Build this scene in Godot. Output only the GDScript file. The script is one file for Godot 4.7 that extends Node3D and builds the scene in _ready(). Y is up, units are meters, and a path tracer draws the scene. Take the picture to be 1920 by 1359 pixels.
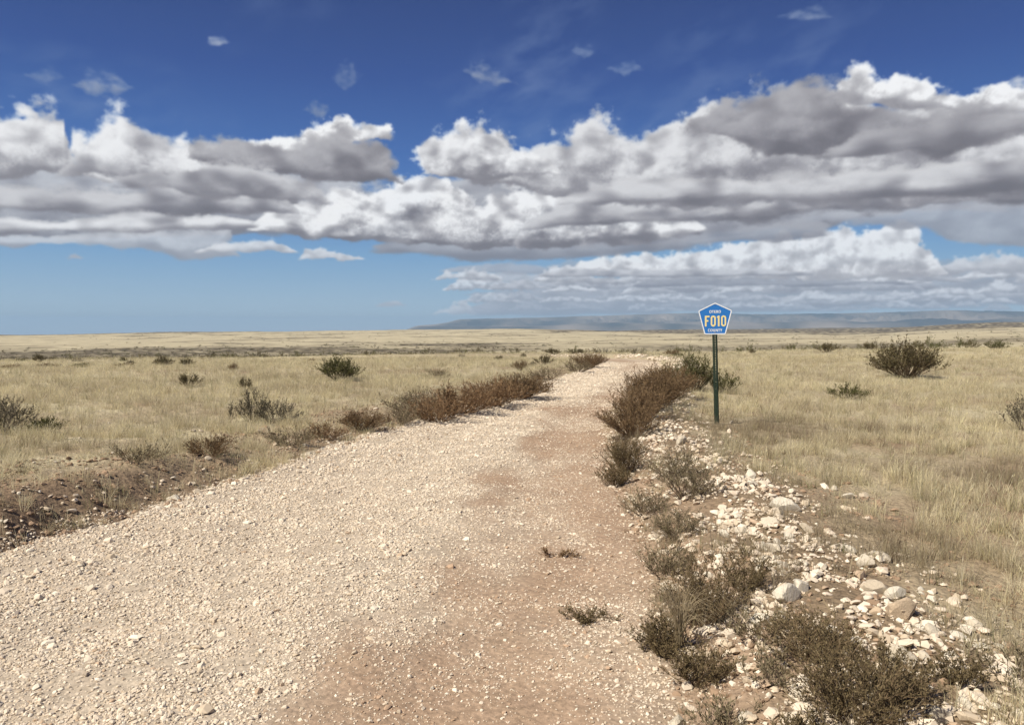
extends Node3D
# A dirt road across a dry grass plain under broken cumulus, with a county road sign on the verge.

var rng := RandomNumberGenerator.new()
var n_big: FastNoiseLite
var n_mid: FastNoiseLite
var n_fine: FastNoiseLite
var n_patch: FastNoiseLite
var n_far: FastNoiseLite
var M := {}

func _ready() -> void:
	# camera
	var cam := Camera3D.new()
	cam.name = "camera"
	cam.fov = 51.87
	cam.near = 0.05
	cam.far = 60000.0
	add_child(cam)
	cam.position = Vector3(0, 1.6, 0)
	cam.rotation_degrees = Vector3(-2.766, 0, 0)
	# sky and air
	var env := Environment.new()
	env.background_mode = Environment.BG_SKY
	env.tonemap_mode = Environment.TONE_MAPPER_LINEAR
	env.tonemap_exposure = 1.4
	env.sdfgi_enabled = true
	env.ssao_enabled = true
	env.ssil_enabled = true
	var sky := Sky.new()
	var pano := PanoramaSkyMaterial.new()
	pano.panorama = sky_panorama()
	pano.energy_multiplier = 0.715
	sky.sky_material = pano
	env.sky = sky
	env.fog_enabled = true
	env.fog_density = 0.0001
	env.fog_light_color = Color(0.69, 0.83, 0.97)
	var around := WorldEnvironment.new()
	around.name = "environment"
	around.environment = env
	add_child(around)
	# sun: high on the left and a little behind
	var sun := DirectionalLight3D.new()
	sun.name = "sun"
	sun.light_energy = 1.6
	sun.light_color = Color(1.0, 0.955, 0.88)
	sun.light_angular_distance = 0.5
	sun.shadow_enabled = true
	add_child(sun)
	sun.look_at_from_position(Vector3.ZERO, -bearing_dir(-124.0, 49.0), Vector3.UP)

	n_big = make_noise(FastNoiseLite.TYPE_SIMPLEX_SMOOTH, 0.13, 3, 11)
	n_mid = make_noise(FastNoiseLite.TYPE_SIMPLEX_SMOOTH, 0.8, 3, 12)
	n_fine = make_noise(FastNoiseLite.TYPE_SIMPLEX_SMOOTH, 5.0, 2, 13)
	n_patch = make_noise(FastNoiseLite.TYPE_SIMPLEX_SMOOTH, 0.45, 4, 14)
	n_far = make_noise(FastNoiseLite.TYPE_SIMPLEX_SMOOTH, 0.006, 5, 15)
	make_materials()
	road_table()
	build_ground()
	build_road()
	build_mesa()
	build_sign()
	build_rocks()
	build_shrubs()
	build_gravel()
	build_grass()

func bearing_dir(b: float, e: float) -> Vector3:
	return Vector3(sin(deg_to_rad(b)) * cos(deg_to_rad(e)), sin(deg_to_rad(e)), -cos(deg_to_rad(b)) * cos(deg_to_rad(e)))

# ---------------------------------------------------------------- materials
func grain(s: int, freq: float, lo: float, hi: float, size := 512) -> NoiseTexture2D:
	var t := NoiseTexture2D.new()
	t.width = size
	t.height = size
	t.seamless = true
	t.noise = make_noise(FastNoiseLite.TYPE_SIMPLEX_SMOOTH, freq, 6, s)
	(t.noise as FastNoiseLite).fractal_gain = 0.62
	var g := Gradient.new()
	g.set_color(0, Color(lo, lo, lo))
	g.set_color(1, Color(hi, hi, hi))
	t.color_ramp = g
	return t

func bumps(s: int, freq: float, strength: float) -> NoiseTexture2D:
	var t := NoiseTexture2D.new()
	t.width = 512
	t.height = 512
	t.seamless = true
	t.as_normal_map = true
	t.bump_strength = strength
	t.noise = make_noise(FastNoiseLite.TYPE_SIMPLEX_SMOOTH, freq, 5, s)
	return t

func mat(called: String, albedo: Color, rough := 0.95) -> StandardMaterial3D:
	var m := StandardMaterial3D.new()
	m.resource_name = called
	m.albedo_color = albedo
	m.roughness = rough
	m.metallic_specular = 0.25
	M[called] = m
	return m

func srgb(r: float, g: float, b: float) -> Color:
	return Color(r, g, b).linear_to_srgb()

func make_materials() -> void:
	var soil_grain := grain(21, 0.02, 0.70, 1.0)
	var soil_bump := bumps(22, 0.03, 9.0)
	for called in ["ground", "road"]:
		var m := mat(called, Color.WHITE)
		m.vertex_color_use_as_albedo = true
		m.albedo_texture = soil_grain
		m.normal_enabled = true
		m.normal_texture = soil_bump
		m.normal_scale = 1.2 if called == "ground" else 0.45
		m.uv1_triplanar = true
		m.uv1_world_triplanar = true
		m.uv1_scale = Vector3.ONE * (1.37 if called == "ground" else 1.83)
	var p := mat("plant", Color.WHITE, 0.85)
	p.vertex_color_use_as_albedo = true
	p.backlight_enabled = true
	p.backlight = Color(0.5, 0.5, 0.5)
	p.metallic_specular = 0.15
	var straw := mat("straw", Color.WHITE, 0.8)
	straw.vertex_color_use_as_albedo = true
	straw.backlight_enabled = true
	straw.backlight = Color(0.95, 0.95, 0.95)
	straw.metallic_specular = 0.2
	var w := mat("wood", Color.WHITE, 0.9)
	w.vertex_color_use_as_albedo = true
	w.metallic_specular = 0.15
	var rock_grain := grain(31, 0.03, 0.80, 1.0)
	var rock_bump := bumps(32, 0.05, 7.0)
	var k := 0
	for c in [Vector3(0.62, 0.56, 0.46), Vector3(0.70, 0.65, 0.55), Vector3(0.54, 0.47, 0.37), Vector3(0.55, 0.44, 0.32)]:
		var r := mat("limestone_%d" % k, srgb(c.x, c.y, c.z))
		r.albedo_texture = rock_grain
		r.normal_enabled = true
		r.normal_texture = rock_bump
		r.uv1_triplanar = true
		r.uv1_scale = Vector3.ONE * 0.7
		k += 1
	var g := mat("gravel", Color.WHITE)
	g.vertex_color_use_as_albedo = true
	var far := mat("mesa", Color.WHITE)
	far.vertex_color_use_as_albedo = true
	mat("sign_blue", srgb(0.020, 0.165, 0.52), 0.38).metallic_specular = 0.5
	mat("sign_white", srgb(0.74, 0.78, 0.80), 0.42).metallic_specular = 0.5
	mat("sign_cream", srgb(0.80, 0.67, 0.30), 0.45).metallic_specular = 0.5
	var post := mat("post_green", srgb(0.026, 0.048, 0.032), 0.55)
	post.metallic_specular = 0.4
	post.albedo_texture = grain(41, 0.02, 0.7, 1.0, 256)
	post.uv1_triplanar = true
	post.uv1_scale = Vector3.ONE * 5.0
	var zinc := mat("zinc", srgb(0.5, 0.5, 0.5), 0.4)
	zinc.metallic = 0.9

# ---------------------------------------------------------------- collecting triangles
class Builder:
	var v := PackedVector3Array()
	var n := PackedVector3Array()
	var c := PackedColorArray()
	func tri(a: Vector3, b: Vector3, d: Vector3, col := Color.WHITE) -> void:
		var nn := (d - a).cross(b - a).normalized()
		v.append(a); v.append(b); v.append(d)
		n.append(nn); n.append(nn); n.append(nn)
		c.append(col); c.append(col); c.append(col)
	func quad(a: Vector3, b: Vector3, d: Vector3, e: Vector3, col := Color.WHITE) -> void:
		tri(a, b, d, col)
		tri(a, d, e, col)
	func box(lo: Vector3, hi: Vector3, col := Color.WHITE) -> void:
		var p := []
		for i in 8:
			p.append(Vector3(hi.x if i & 1 else lo.x, hi.y if i & 2 else lo.y, hi.z if i & 4 else lo.z))
		for f in [[0, 2, 3, 1], [4, 5, 7, 6], [0, 4, 6, 2], [1, 3, 7, 5], [2, 6, 7, 3], [0, 1, 5, 4]]:
			quad(p[f[0]], p[f[1]], p[f[2]], p[f[3]], col)
	# a tapered twig of three sides
	func twig(a: Vector3, b: Vector3, r0: float, r1: float, col: Color) -> void:
		var d := (b - a).normalized()
		var s := d.cross(Vector3(0.31, 0.2, 0.93)).normalized()
		var t := d.cross(s)
		for k in 3:
			var u := s * cos(k * TAU / 3) + t * sin(k * TAU / 3)
			var w := s * cos((k + 1) * TAU / 3) + t * sin((k + 1) * TAU / 3)
			quad(a + u * r0, b + u * r1, b + w * r1, a + w * r0, col)
	func leaf(p: Vector3, d: Vector3, side: Vector3, long: float, wide: float, col: Color) -> void:
		var m := p + d * long * 0.5
		tri(p, m - side * wide * 0.5, p + d * long, col)
		tri(p, p + d * long, m + side * wide * 0.5, col)
	# an extruded outline in the xy plane, counter-clockwise; z runs from z0 (back) to z1 (front)
	func slab(o: PackedVector2Array, z0: float, z1: float, col := Color.WHITE) -> void:
		var f := Geometry2D.triangulate_polygon(o)
		for i in range(0, f.size(), 3):
			var a := o[f[i]]
			var b := o[f[i + 1]]
			var d := o[f[i + 2]]
			if (b - a).cross(d - a) < 0.0:
				var t := b
				b = d
				d = t
			tri(Vector3(a.x, a.y, z1), Vector3(d.x, d.y, z1), Vector3(b.x, b.y, z1), col)
			tri(Vector3(a.x, a.y, z0), Vector3(b.x, b.y, z0), Vector3(d.x, d.y, z0), col)
		for i in o.size():
			var a := o[i]
			var b := o[(i + 1) % o.size()]
			quad(Vector3(a.x, a.y, z1), Vector3(b.x, b.y, z1), Vector3(b.x, b.y, z0), Vector3(a.x, a.y, z0), col)
	func ring(o: PackedVector2Array, inner: PackedVector2Array, z0: float, z1: float, col := Color.WHITE) -> void:
		var k := o.size()
		for i in k:
			var j := (i + 1) % k
			quad(Vector3(o[i].x, o[i].y, z1), Vector3(inner[i].x, inner[i].y, z1), Vector3(inner[j].x, inner[j].y, z1), Vector3(o[j].x, o[j].y, z1), col)
			quad(Vector3(o[i].x, o[i].y, z1), Vector3(o[j].x, o[j].y, z1), Vector3(o[j].x, o[j].y, z0), Vector3(o[i].x, o[i].y, z0), col)
			quad(Vector3(inner[i].x, inner[i].y, z0), Vector3(inner[j].x, inner[j].y, z0), Vector3(inner[j].x, inner[j].y, z1), Vector3(inner[i].x, inner[i].y, z1), col)
	func mesh() -> ArrayMesh:
		var a := []
		a.resize(Mesh.ARRAY_MAX)
		a[Mesh.ARRAY_VERTEX] = v
		a[Mesh.ARRAY_NORMAL] = n
		a[Mesh.ARRAY_COLOR] = c
		var m := ArrayMesh.new()
		m.add_surface_from_arrays(Mesh.PRIMITIVE_TRIANGLES, a)
		return m

func put(called: String, mesh: Mesh, material: Material, parent: Node = self) -> MeshInstance3D:
	var o := MeshInstance3D.new()
	o.name = called
	o.mesh = mesh
	o.material_override = material
	parent.add_child(o, true)
	return o

func numbered(called: String) -> String:
	if not has_node(called): return called
	var k := 1
	while has_node("%s_%03d" % [called, k]): k += 1
	return "%s_%03d" % [called, k]

func tag(o: Node, label: String, category: String, group := "", kind := "") -> void:
	o.set_meta("label", label)
	if category: o.set_meta("category", category)
	if group: o.set_meta("group", group)
	if kind: o.set_meta("kind", kind)

func grid_mesh(pos: PackedVector3Array, col: PackedColorArray, rows: int, cols: int, closed: bool) -> ArrayMesh:
	var nor := PackedVector3Array()
	nor.resize(pos.size())
	for i in rows:
		for j in cols:
			var jl := j - 1
			var jr := j + 1
			if closed:
				jl = (jl + cols) % cols
				jr = jr % cols
			else:
				jl = maxi(jl, 0)
				jr = mini(jr, cols - 1)
			var dx := pos[i * cols + jr] - pos[i * cols + jl]
			var dz := pos[mini(i + 1, rows - 1) * cols + j] - pos[maxi(i - 1, 0) * cols + j]
			var nn := dx.cross(dz).normalized()
			nor[i * cols + j] = nn if nn.y > 0.0 else -nn
	var idx := PackedInt32Array()
	var last := cols if closed else cols - 1
	idx.resize((rows - 1) * last * 6)
	var q := 0
	for i in rows - 1:
		for j in last:
			var a := i * cols + j
			var b := i * cols + (j + 1) % cols
			idx[q] = a; idx[q + 1] = a + cols; idx[q + 2] = b
			idx[q + 3] = b; idx[q + 4] = a + cols; idx[q + 5] = b + cols
			q += 6
	var arr := []
	arr.resize(Mesh.ARRAY_MAX)
	arr[Mesh.ARRAY_VERTEX] = pos
	arr[Mesh.ARRAY_NORMAL] = nor
	arr[Mesh.ARRAY_COLOR] = col
	arr[Mesh.ARRAY_INDEX] = idx
	var m := ArrayMesh.new()
	m.add_surface_from_arrays(Mesh.PRIMITIVE_TRIANGLES, arr)
	return m

# ---------------------------------------------------------------- the lie of the land
# the road's edges: z, left x, right x
const EDGES := [[8.0, -4.0, 0.5], [-2.9, -3.75, 0.6], [-3.7, -3.68, 0.69], [-5.04, -3.55, 0.86], [-5.55, -3.38, 0.88], [-6.36, -3.08, 0.93], [-7.3, -2.82, 0.97], [-8.6, -2.48, 1.05], [-10.0, -2.2, 1.18], [-11.0, -1.9, 1.28],
	[-12.9, -1.3, 1.58], [-14.6, -0.62, 1.98], [-18.1, 0.35, 2.85], [-22.8, 1.6, 4.15], [-28.6, 3.05, 5.65], [-32.9, 4.0, 6.55], [-36.0, 4.45, 7.05]]
const BEND := [Vector2(5.75, -36.0), Vector2(5.45, -38.8), Vector2(4.3, -40.9), Vector2(1.5, -42.4), Vector2(-4.0, -43.8), Vector2(-14.0, -45.5), Vector2(-40.0, -49.0)]
var edge_l := PackedFloat32Array()
var edge_r := PackedFloat32Array()

func road_table() -> void:
	for k in 177:
		var z := 8.0 - k * 0.25
		for i in range(1, EDGES.size()):
			if z >= EDGES[i][0]:
				var t: float = (z - EDGES[i - 1][0]) / (EDGES[i][0] - EDGES[i - 1][0])
				edge_l.append(lerpf(EDGES[i - 1][1], EDGES[i][1], t))
				edge_r.append(lerpf(EDGES[i - 1][2], EDGES[i][2], t))
				break

# x: distance outside the road's edge (negative on it); y: side (-1 left, 1 right); z: place across, 0 left edge to 1 right edge
func road_at(x: float, z: float) -> Vector3:
	if z > -36.0:
		var f := clampf((8.0 - z) * 4.0, 0.0, edge_l.size() - 1.001)
		var k := int(f)
		var l := lerpf(edge_l[k], edge_l[k + 1], f - k)
		var r := lerpf(edge_r[k], edge_r[k + 1], f - k)
		var c := (l + r) * 0.5
		return Vector3(absf(x - c) - (r - l) * 0.5, -1.0 if x < c else 1.0, (x - l) / (r - l))
	var best := 1e9
	var side := 1.0
	var p := Vector2(x, z)
	for i in BEND.size() - 1:
		var q := Geometry2D.get_closest_point_to_segment(p, BEND[i], BEND[i + 1])
		var d := p.distance_to(q)
		if d < best:
			best = d
			side = -1.0 if (BEND[i + 1] - BEND[i]).cross(p - q) < 0.0 else 1.0
	return Vector3(best - 1.3, side, 0.5 + 0.5 * side * best / 1.3)

const FAR_R := [25.0, 45.0, 75.0, 150.0, 300.0, 500.0, 800.0, 1200.0, 2000.0, 3500.0, 6000.0, 14000.0]
const FAR_B := [-34.5, -19.0, 0.0, 13.7, 24.6, 34.5]
const FAR_H := [
	[0.0, -0.35, -2.0, -5.4, -8.6, -10.0, -9.6, -9.8, -26.0, -60.0, -90.0, -150.0],
	[0.0, -0.35, -2.0, -5.4, -8.6, -9.6, -7.6, -6.2, -22.0, -60.0, -90.0, -150.0],
	[0.0, -0.25, -1.7, -5.0, -8.0, -8.6, -6.0, -2.8, -16.0, -50.0, -80.0, -150.0],
	[0.0, -0.15, -1.3, -4.4, -7.4, -7.0, -8.2, -8.2, -6.8, -14.0, -50.0, -150.0],
	[0.0, 0.08, -0.7, -3.6, -6.0, -6.4, -8.0, -8.0, -4.6, -4.0, -10.0, -150.0],
	[0.0, 0.22, -0.3, -2.2, -3.0, -2.8, -1.8, 1.2, 11.5, 8.0, -20.0, -150.0]]

func far_height(x: float, z: float, r: float) -> float:
	if r <= FAR_R[0]: return 0.0
	var b := rad_to_deg(atan2(x, -z))
	var k := 0
	while k < FAR_R.size() - 2 and r > FAR_R[k + 1]: k += 1
	var t := clampf(log(r / FAR_R[k]) / log(FAR_R[k + 1] / FAR_R[k]), 0.0, 1.0)
	t = t * t * (3.0 - 2.0 * t)
	var j := 0
	while j < FAR_B.size() - 2 and b > FAR_B[j + 1]: j += 1
	var s := clampf((b - FAR_B[j]) / (FAR_B[j + 1] - FAR_B[j]), 0.0, 1.0)
	s = s * s * (3.0 - 2.0 * s)
	var h := lerpf(lerpf(FAR_H[j][k], FAR_H[j][k + 1], t), lerpf(FAR_H[j + 1][k], FAR_H[j + 1][k + 1], t), s)
	h += n_far.get_noise_2d(x, z) * 1.6 * smoothstep(80.0, 900.0, r)
	h += n_big.get_noise_2d(x * 0.25, z * 0.25) * 0.22 * smoothstep(40.0, 150.0, r)
	return h

func land(x: float, z: float) -> float:
	var r := sqrt(x * x + z * z)
	var h := far_height(x, z, r)
	if r > 70.0: return h
	var q := road_at(x, z)
	var d := q.x + 0.12 * n_mid.get_noise_2d(x * 1.3, z * 1.3)
	var rough := n_big.get_noise_2d(x, z) * 0.10 + n_mid.get_noise_2d(x, z) * 0.045 + n_fine.get_noise_2d(x, z) * (0.030 if q.y < 0.0 else 0.018) * (1.0 - smoothstep(12.0, 30.0, r))
	if q.y < 0.0:
		var near := smoothstep(-11.0, -5.5, z)
		h += lerpf(0.10, 0.33, near) * smoothstep(0.0, lerpf(1.2, 0.6, near), d) + 0.06 * smoothstep(1.0, 6.0, d)
	else:
		var t := (d - 0.85) / 0.75
		h += 0.17 * exp(-t * t) * smoothstep(-0.1, 0.5, d) + 0.10 * smoothstep(0.2, 2.2, d)
	h += rough * smoothstep(-0.1, 0.9, d) * 0.8
	# the ground dips below the road's own sheet
	return h - 0.07 * (1.0 - smoothstep(-0.12, 0.10, d))

func road_height(x: float, z: float) -> float:
	var q := road_at(x, z)
	var h := far_height(x, z, sqrt(x * x + z * z))
	var rut := exp(-pow((q.z - 0.80) / 0.09, 2.0)) + 0.8 * exp(-pow((q.z - 0.33) / 0.09, 2.0))
	return h + n_mid.get_noise_2d(x, z) * 0.022 + n_fine.get_noise_2d(x, z) * 0.006 - rut * 0.022 + 0.02 * smoothstep(-0.5, 0.0, q.x) - 0.004

# where plants grow thick (1) and where the soil lies bare (0)
func cover(x: float, z: float, q: Vector3) -> float:
	var p := n_patch.get_noise_2d(x, z)
	if q.x < 0.05: return 0.0
	if q.y < 0.0:
		return clampf(smoothstep(0.1, 2.6, q.x + p * 2.0) * 0.5 + 0.42 + p * 0.75, 0.0, 1.0)
	var base := lerpf(0.42, 0.95, smoothstep(1.0, 1.8, q.x + p * 0.7))
	return clampf(base + p * 1.15 - 0.12 * smoothstep(-11.0, -6.0, z), 0.0, 1.0)

func ground_tone(x: float, z: float, r: float) -> Color:
	var soil := Vector3(0.330, 0.250, 0.172)
	var straw := Vector3(0.590, 0.530, 0.375)
	var p := n_patch.get_noise_2d(x * 0.9 + 50.0, z * 0.9)
	var c := soil
	if r < 70.0:
		var q := road_at(x, z)
		var litter := clampf(0.62 + p * 0.9 - (0.5 * smoothstep(-13.0, -6.0, z) if q.y > 0.0 else 0.0), 0.0, 1.0)
		c = soil.lerp(straw * 0.97, litter * smoothstep(0.2, 2.0, q.x))
		if q.y < 0.0:
			# freshly cut red bank
			var cut := (1.0 - smoothstep(0.30, 0.8, q.x + p * 0.5)) * smoothstep(-8.2, -5.8, z + p)
			c = c.lerp(Vector3(0.215, 0.148, 0.102), cut * 0.6)
		else:
			c = c.lerp(Vector3(0.29, 0.22, 0.152), 1.0 - smoothstep(1.1, 1.8, q.x + p * 0.5))
			c = c.lerp(Vector3(0.435, 0.325, 0.235), 1.0 - smoothstep(0.15, 0.75, q.x + p * 0.5))   # dirt spilled from the road
	if r > 15.0:
		var b := rad_to_deg(atan2(x, -z))
		var f := n_far.get_noise_2d(x * 1.7 + 900.0, z * 1.7)
		var g := n_far.get_noise_2d(x * 9.0, z * 9.0 + 300.0)
		var far := (straw * (1.02 + 0.30 * g)).lerp(Vector3(0.33, 0.28, 0.20), clampf(0.1 + 1.5 * n_big.get_noise_2d(x * 0.45 + 11.0, z * 1.1), 0.0, 0.6) * (1.0 - smoothstep(60.0, 200.0, r)))
		var dark := Vector3(0.125, 0.104, 0.074)
		# scrub in the hollow; belts farther off mix scrub with painted-in cloud shadow
		var scrub := 0.0
		scrub = maxf(scrub, smoothstep(170.0, 260.0, r + 160.0 * f) * (1.0 - smoothstep(370.0, 480.0, r + 220.0 * f)) * (1.0 - smoothstep(-6.0, 7.0, b + 8.0 * f)))
		scrub = maxf(scrub, 0.75 * smoothstep(230.0, 280.0, r + 60.0 * f) * (1.0 - smoothstep(330.0, 420.0, r + 60.0 * f)) * smoothstep(4.0, 12.0, b + 4.0 * f))
		scrub = maxf(scrub, 0.95 * smoothstep(950.0, 1150.0, r + 400.0 * f) * smoothstep(0.0, 6.0, b))
		scrub = maxf(scrub, 0.8 * smoothstep(1080.0, 1150.0, r + 120.0 * f) * (1.0 - smoothstep(-24.0, -12.0, b + 9.0 * f)))
		scrub = clampf(scrub + 0.55 * smoothstep(0.08, 0.34, f) * smoothstep(250.0, 500.0, r), 0.0, 1.0)
		scrub *= clampf(0.88 + 1.3 * n_far.get_noise_2d(x * 22.0, z * 22.0), 0.0, 1.0)
		c = c.lerp(far.lerp(dark, scrub), smoothstep(15.0, 55.0, r + 14.0 * p))
	return Color(c.x, c.y, c.z)

func build_ground() -> void:
	var bearings := PackedFloat32Array()
	var b := -180.0
	while b < 179.99:
		bearings.append(b)
		var a := absf(b + 0.001)
		b += 0.17 if a < 42.0 else (0.6 if a < 60.0 else 3.0)
	var radii := PackedFloat32Array([0.02])
	var r := 0.6
	while r < 13000.0:
		radii.append(r)
		r *= 1.05 if r < 2.0 else (1.0135 if r < 90.0 else (1.018 if r < 1400.0 else 1.05))
	radii.append(13000.0)
	var pos := PackedVector3Array()
	var col := PackedColorArray()
	var cols := bearings.size()
	pos.resize(radii.size() * cols)
	col.resize(radii.size() * cols)
	var q := 0
	for rr in radii:
		for bb in bearings:
			var x := rr * sin(deg_to_rad(bb))
			var z := -rr * cos(deg_to_rad(bb))
			pos[q] = Vector3(x, land(x, z), z)
			col[q] = ground_tone(x, z, rr)
			q += 1
	print("ground ", radii.size(), " x ", cols)
	var o := put("ground", grid_mesh(pos, col, radii.size(), cols, true), M.ground)
	tag(o, "dry grassland soil rolling away to the horizon", "", "", "structure")

func dirtiness(x: float, z: float, u: float) -> float:
	var p := n_patch.get_noise_2d(x * 1.3 + 20.0, z * 0.8)
	var t := smoothstep(0.58, 0.76, u + 0.20 * p) * clampf(0.95 + 0.9 * n_mid.get_noise_2d(x * 0.8, z * 0.35), 0.15, 1.0)
	var belt := exp(-pow((z + 14.2) / 1.5, 2.0)) * smoothstep(0.3, 0.6, u + 0.3 * p)
	var far := smoothstep(-22.0, -30.0, z) * exp(-pow((u - 0.55) / 0.25, 2.0)) * 0.8
	return clampf(maxf(t * (1.0 - 0.55 * smoothstep(-16.0, -20.0, z)), maxf(belt, far)) + 0.25 * p, 0.0, 1.0)

func build_road() -> void:
	# cross rows every few centimetres near, wider apart far off
	var line := []
	var z := 6.0
	while z > -36.0:
		line.append([z])
		z -= 0.05 if z < 1.0 and z > -9.0 else (0.10 if z > -20.0 else 0.2)
	var cols := 71
	var pos := PackedVector3Array()
	var col := PackedColorArray()
	var rows := 0
	for a in line:
		var zz: float = a[0]
		var f := clampf((8.0 - zz) * 4.0, 0.0, edge_l.size() - 1.001)
		var k := int(f)
		var l := lerpf(edge_l[k], edge_l[k + 1], f - k) - 0.25
		var r := lerpf(edge_r[k], edge_r[k + 1], f - k) + 0.25
		for j in cols:
			road_point(Vector2(lerpf(l, r, j / (cols - 1.0)), zz), pos, col)
		rows += 1
	for i in range(1, 60):
		# round the bend
		var t := i / 59.0 * (BEND.size() - 1.001)
		var k := int(t)
		var p: Vector2 = (BEND[k] as Vector2).cubic_interpolate(BEND[k + 1], BEND[maxi(k - 1, 0)], BEND[mini(k + 2, BEND.size() - 1)], t - k)
		var p2: Vector2 = (BEND[k] as Vector2).cubic_interpolate(BEND[k + 1], BEND[maxi(k - 1, 0)], BEND[mini(k + 2, BEND.size() - 1)], t - k + 0.02)
		var d := (p2 - p).normalized()
		var s := Vector2(-d.y, d.x)
		for j in cols:
			road_point(p + s * lerpf(-1.55, 1.55, j / (cols - 1.0)), pos, col)
		rows += 1
	var o := put("road", grid_mesh(pos, col, rows, cols, false), M.road)
	tag(o, "pale gravel and dirt road curving away through the grass", "", "", "structure")

func road_point(p: Vector2, pos: PackedVector3Array, col: PackedColorArray) -> void:
	var q := road_at(p.x, p.y)
	var dirt := dirtiness(p.x, p.y, q.z)
	var v := 1.0 + 0.14 * n_mid.get_noise_2d(p.x * 2.0, p.y * 2.0)
	var c := Vector3(0.585, 0.505, 0.405).lerp(Vector3(0.435, 0.318, 0.228), dirt) * v
	pos.append(Vector3(p.x, road_height(p.x, p.y), p.y))
	col.append(Color(c.x, c.y, c.z))

# far table land: bearing, elevation of its crest in degrees
const CREST := [-11.0, -0.9, -8.0, 0.03, -6.0, 0.16, -4.9, 0.32, -4.0, 0.55, -2.0, 0.60, 1.6, 0.66, 5.7, 0.78, 9.8, 0.90, 13.7, 0.98, 19.3, 0.88, 23.2, 0.92, 27.9, 0.98, 29.8, 1.04, 32.5, 1.0, 34.5, 0.92, 39.0, 0.95, 46.0, 0.80, 56.0, 0.1]

func build_mesa() -> void:
	var cols := 900
	var rows := 60
	var pos := PackedVector3Array()
	var col := PackedColorArray()
	var gully := make_noise(FastNoiseLite.TYPE_SIMPLEX_SMOOTH, 0.0022, 5, 61)
	gully.fractal_type = FastNoiseLite.FRACTAL_RIDGED
	var hump := make_noise(FastNoiseLite.TYPE_SIMPLEX_SMOOTH, 0.0009, 4, 62)
	for i in rows:
		var t := i / (rows - 1.0)
		var r := lerpf(6600.0, 11000.0, t)
		for j in cols:
			var b := lerpf(-11.0, 56.0, j / (cols - 1.0))
			var x := r * sin(deg_to_rad(b))
			var z := -r * cos(deg_to_rad(b))
			var crest := tan(deg_to_rad(along(CREST, b))) * 9000.0
			var g := gully.get_noise_2d(x, z)
			var h0 := hump.get_noise_2d(x, z)
			# low foothills, then the scarp, then the flat top
			var foot := (34.0 + 60.0 * h0 + 16.0 * g) * smoothstep(6600.0, 7400.0, r) * smoothstep(-3.0, 14.0, b)
			var up := smoothstep(7900.0 + 500.0 * h0, 8900.0 + 350.0 * h0, r + 240.0 * g)
			var h := maxf(foot, crest * up + foot * 0.4 * (1.0 - up)) - 55.0 * (1.0 - smoothstep(6600.0, 7000.0, r))
			h += 4.0 * g * up * (1.0 - up) * 4.0
			h -= 300.0 * smoothstep(0.93, 1.0, t) + 260.0 * (1.0 - smoothstep(-11.0, -7.0, b))
			pos.append(Vector3(x, h, z))
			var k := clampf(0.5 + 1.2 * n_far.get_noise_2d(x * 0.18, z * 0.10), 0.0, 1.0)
			var c := Vector3(0.035, 0.038, 0.036).lerp(Vector3(0.23, 0.20, 0.17), k)  # dark end paints cloud shadow into the hillside colour
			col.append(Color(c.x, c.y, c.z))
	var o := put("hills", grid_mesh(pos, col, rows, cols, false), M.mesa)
	tag(o, "long flat topped mesa and foothills far beyond the plain", "", "", "structure")

# ---------------------------------------------------------------- the road sign
func rounded(o: PackedVector2Array, radius: float, steps := 6) -> PackedVector2Array:
	var out := PackedVector2Array()
	var k := o.size()
	for i in k:
		var p := o[i]
		var a := (o[(i + k - 1) % k] - p).normalized()
		var b := (o[(i + 1) % k] - p).normalized()
		var half := a.angle_to(b) * 0.5
		var cut := radius / absf(tan(half))
		var c := p + (a + b).normalized() * radius / absf(sin(half))
		var s := p + a * cut - c
		var e := p + b * cut - c
		for n in steps + 1:
			out.append(c + s.rotated(s.angle_to(e) * n / steps))
	return out

func inset(o: PackedVector2Array, by: float) -> PackedVector2Array:
	var out := PackedVector2Array()
	var k := o.size()
	for i in k:
		var a := (o[i] - o[(i + k - 1) % k]).normalized()
		var b := (o[(i + 1) % k] - o[i]).normalized()
		var n := (Vector2(-a.y, a.x) + Vector2(-b.y, b.x)).normalized()
		out.append(o[i] + n * by / maxf(0.3, n.dot(Vector2(-a.y, a.x))))
	return out

func stadium(cx: float, cy: float, w: float, h: float) -> PackedVector2Array:
	var out := PackedVector2Array()
	var r := w * 0.5
	for n in 11: out.append(Vector2(cx, cy + h * 0.5 - r) + Vector2(r, 0).rotated(PI * n / 10.0))
	for n in 11: out.append(Vector2(cx, cy - h * 0.5 + r) + Vector2(-r, 0).rotated(PI * n / 10.0))
	return out

func poly(a: Array) -> PackedVector2Array:
	var out := PackedVector2Array()
	for i in range(0, a.size(), 2): out.append(Vector2(a[i], a[i + 1]))
	return out

func lettering(text: String, height: float, wide: float, y: float, parent: Node) -> void:
	var f := SystemFont.new()
	f.font_names = PackedStringArray(["Droid Sans"])
	f.font_weight = 700
	var t := TextMesh.new()
	t.font = f
	t.text = text
	t.font_size = 64
	t.pixel_size = 0.01
	t.depth = 0.01
	t.curve_step = 1.0
	var box := t.get_aabb()
	var o := put("lettering", t, M.sign_white, parent)
	o.scale = Vector3(wide / box.size.x, height / box.size.y, 0.06)
	o.position = Vector3(-(box.position.x + box.size.x * 0.5) * o.scale.x, y - (box.position.y + box.size.y * 0.5) * o.scale.y, 0.0062)
	o.set_meta("label", "white word " + text + " on the blue panel")

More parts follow.
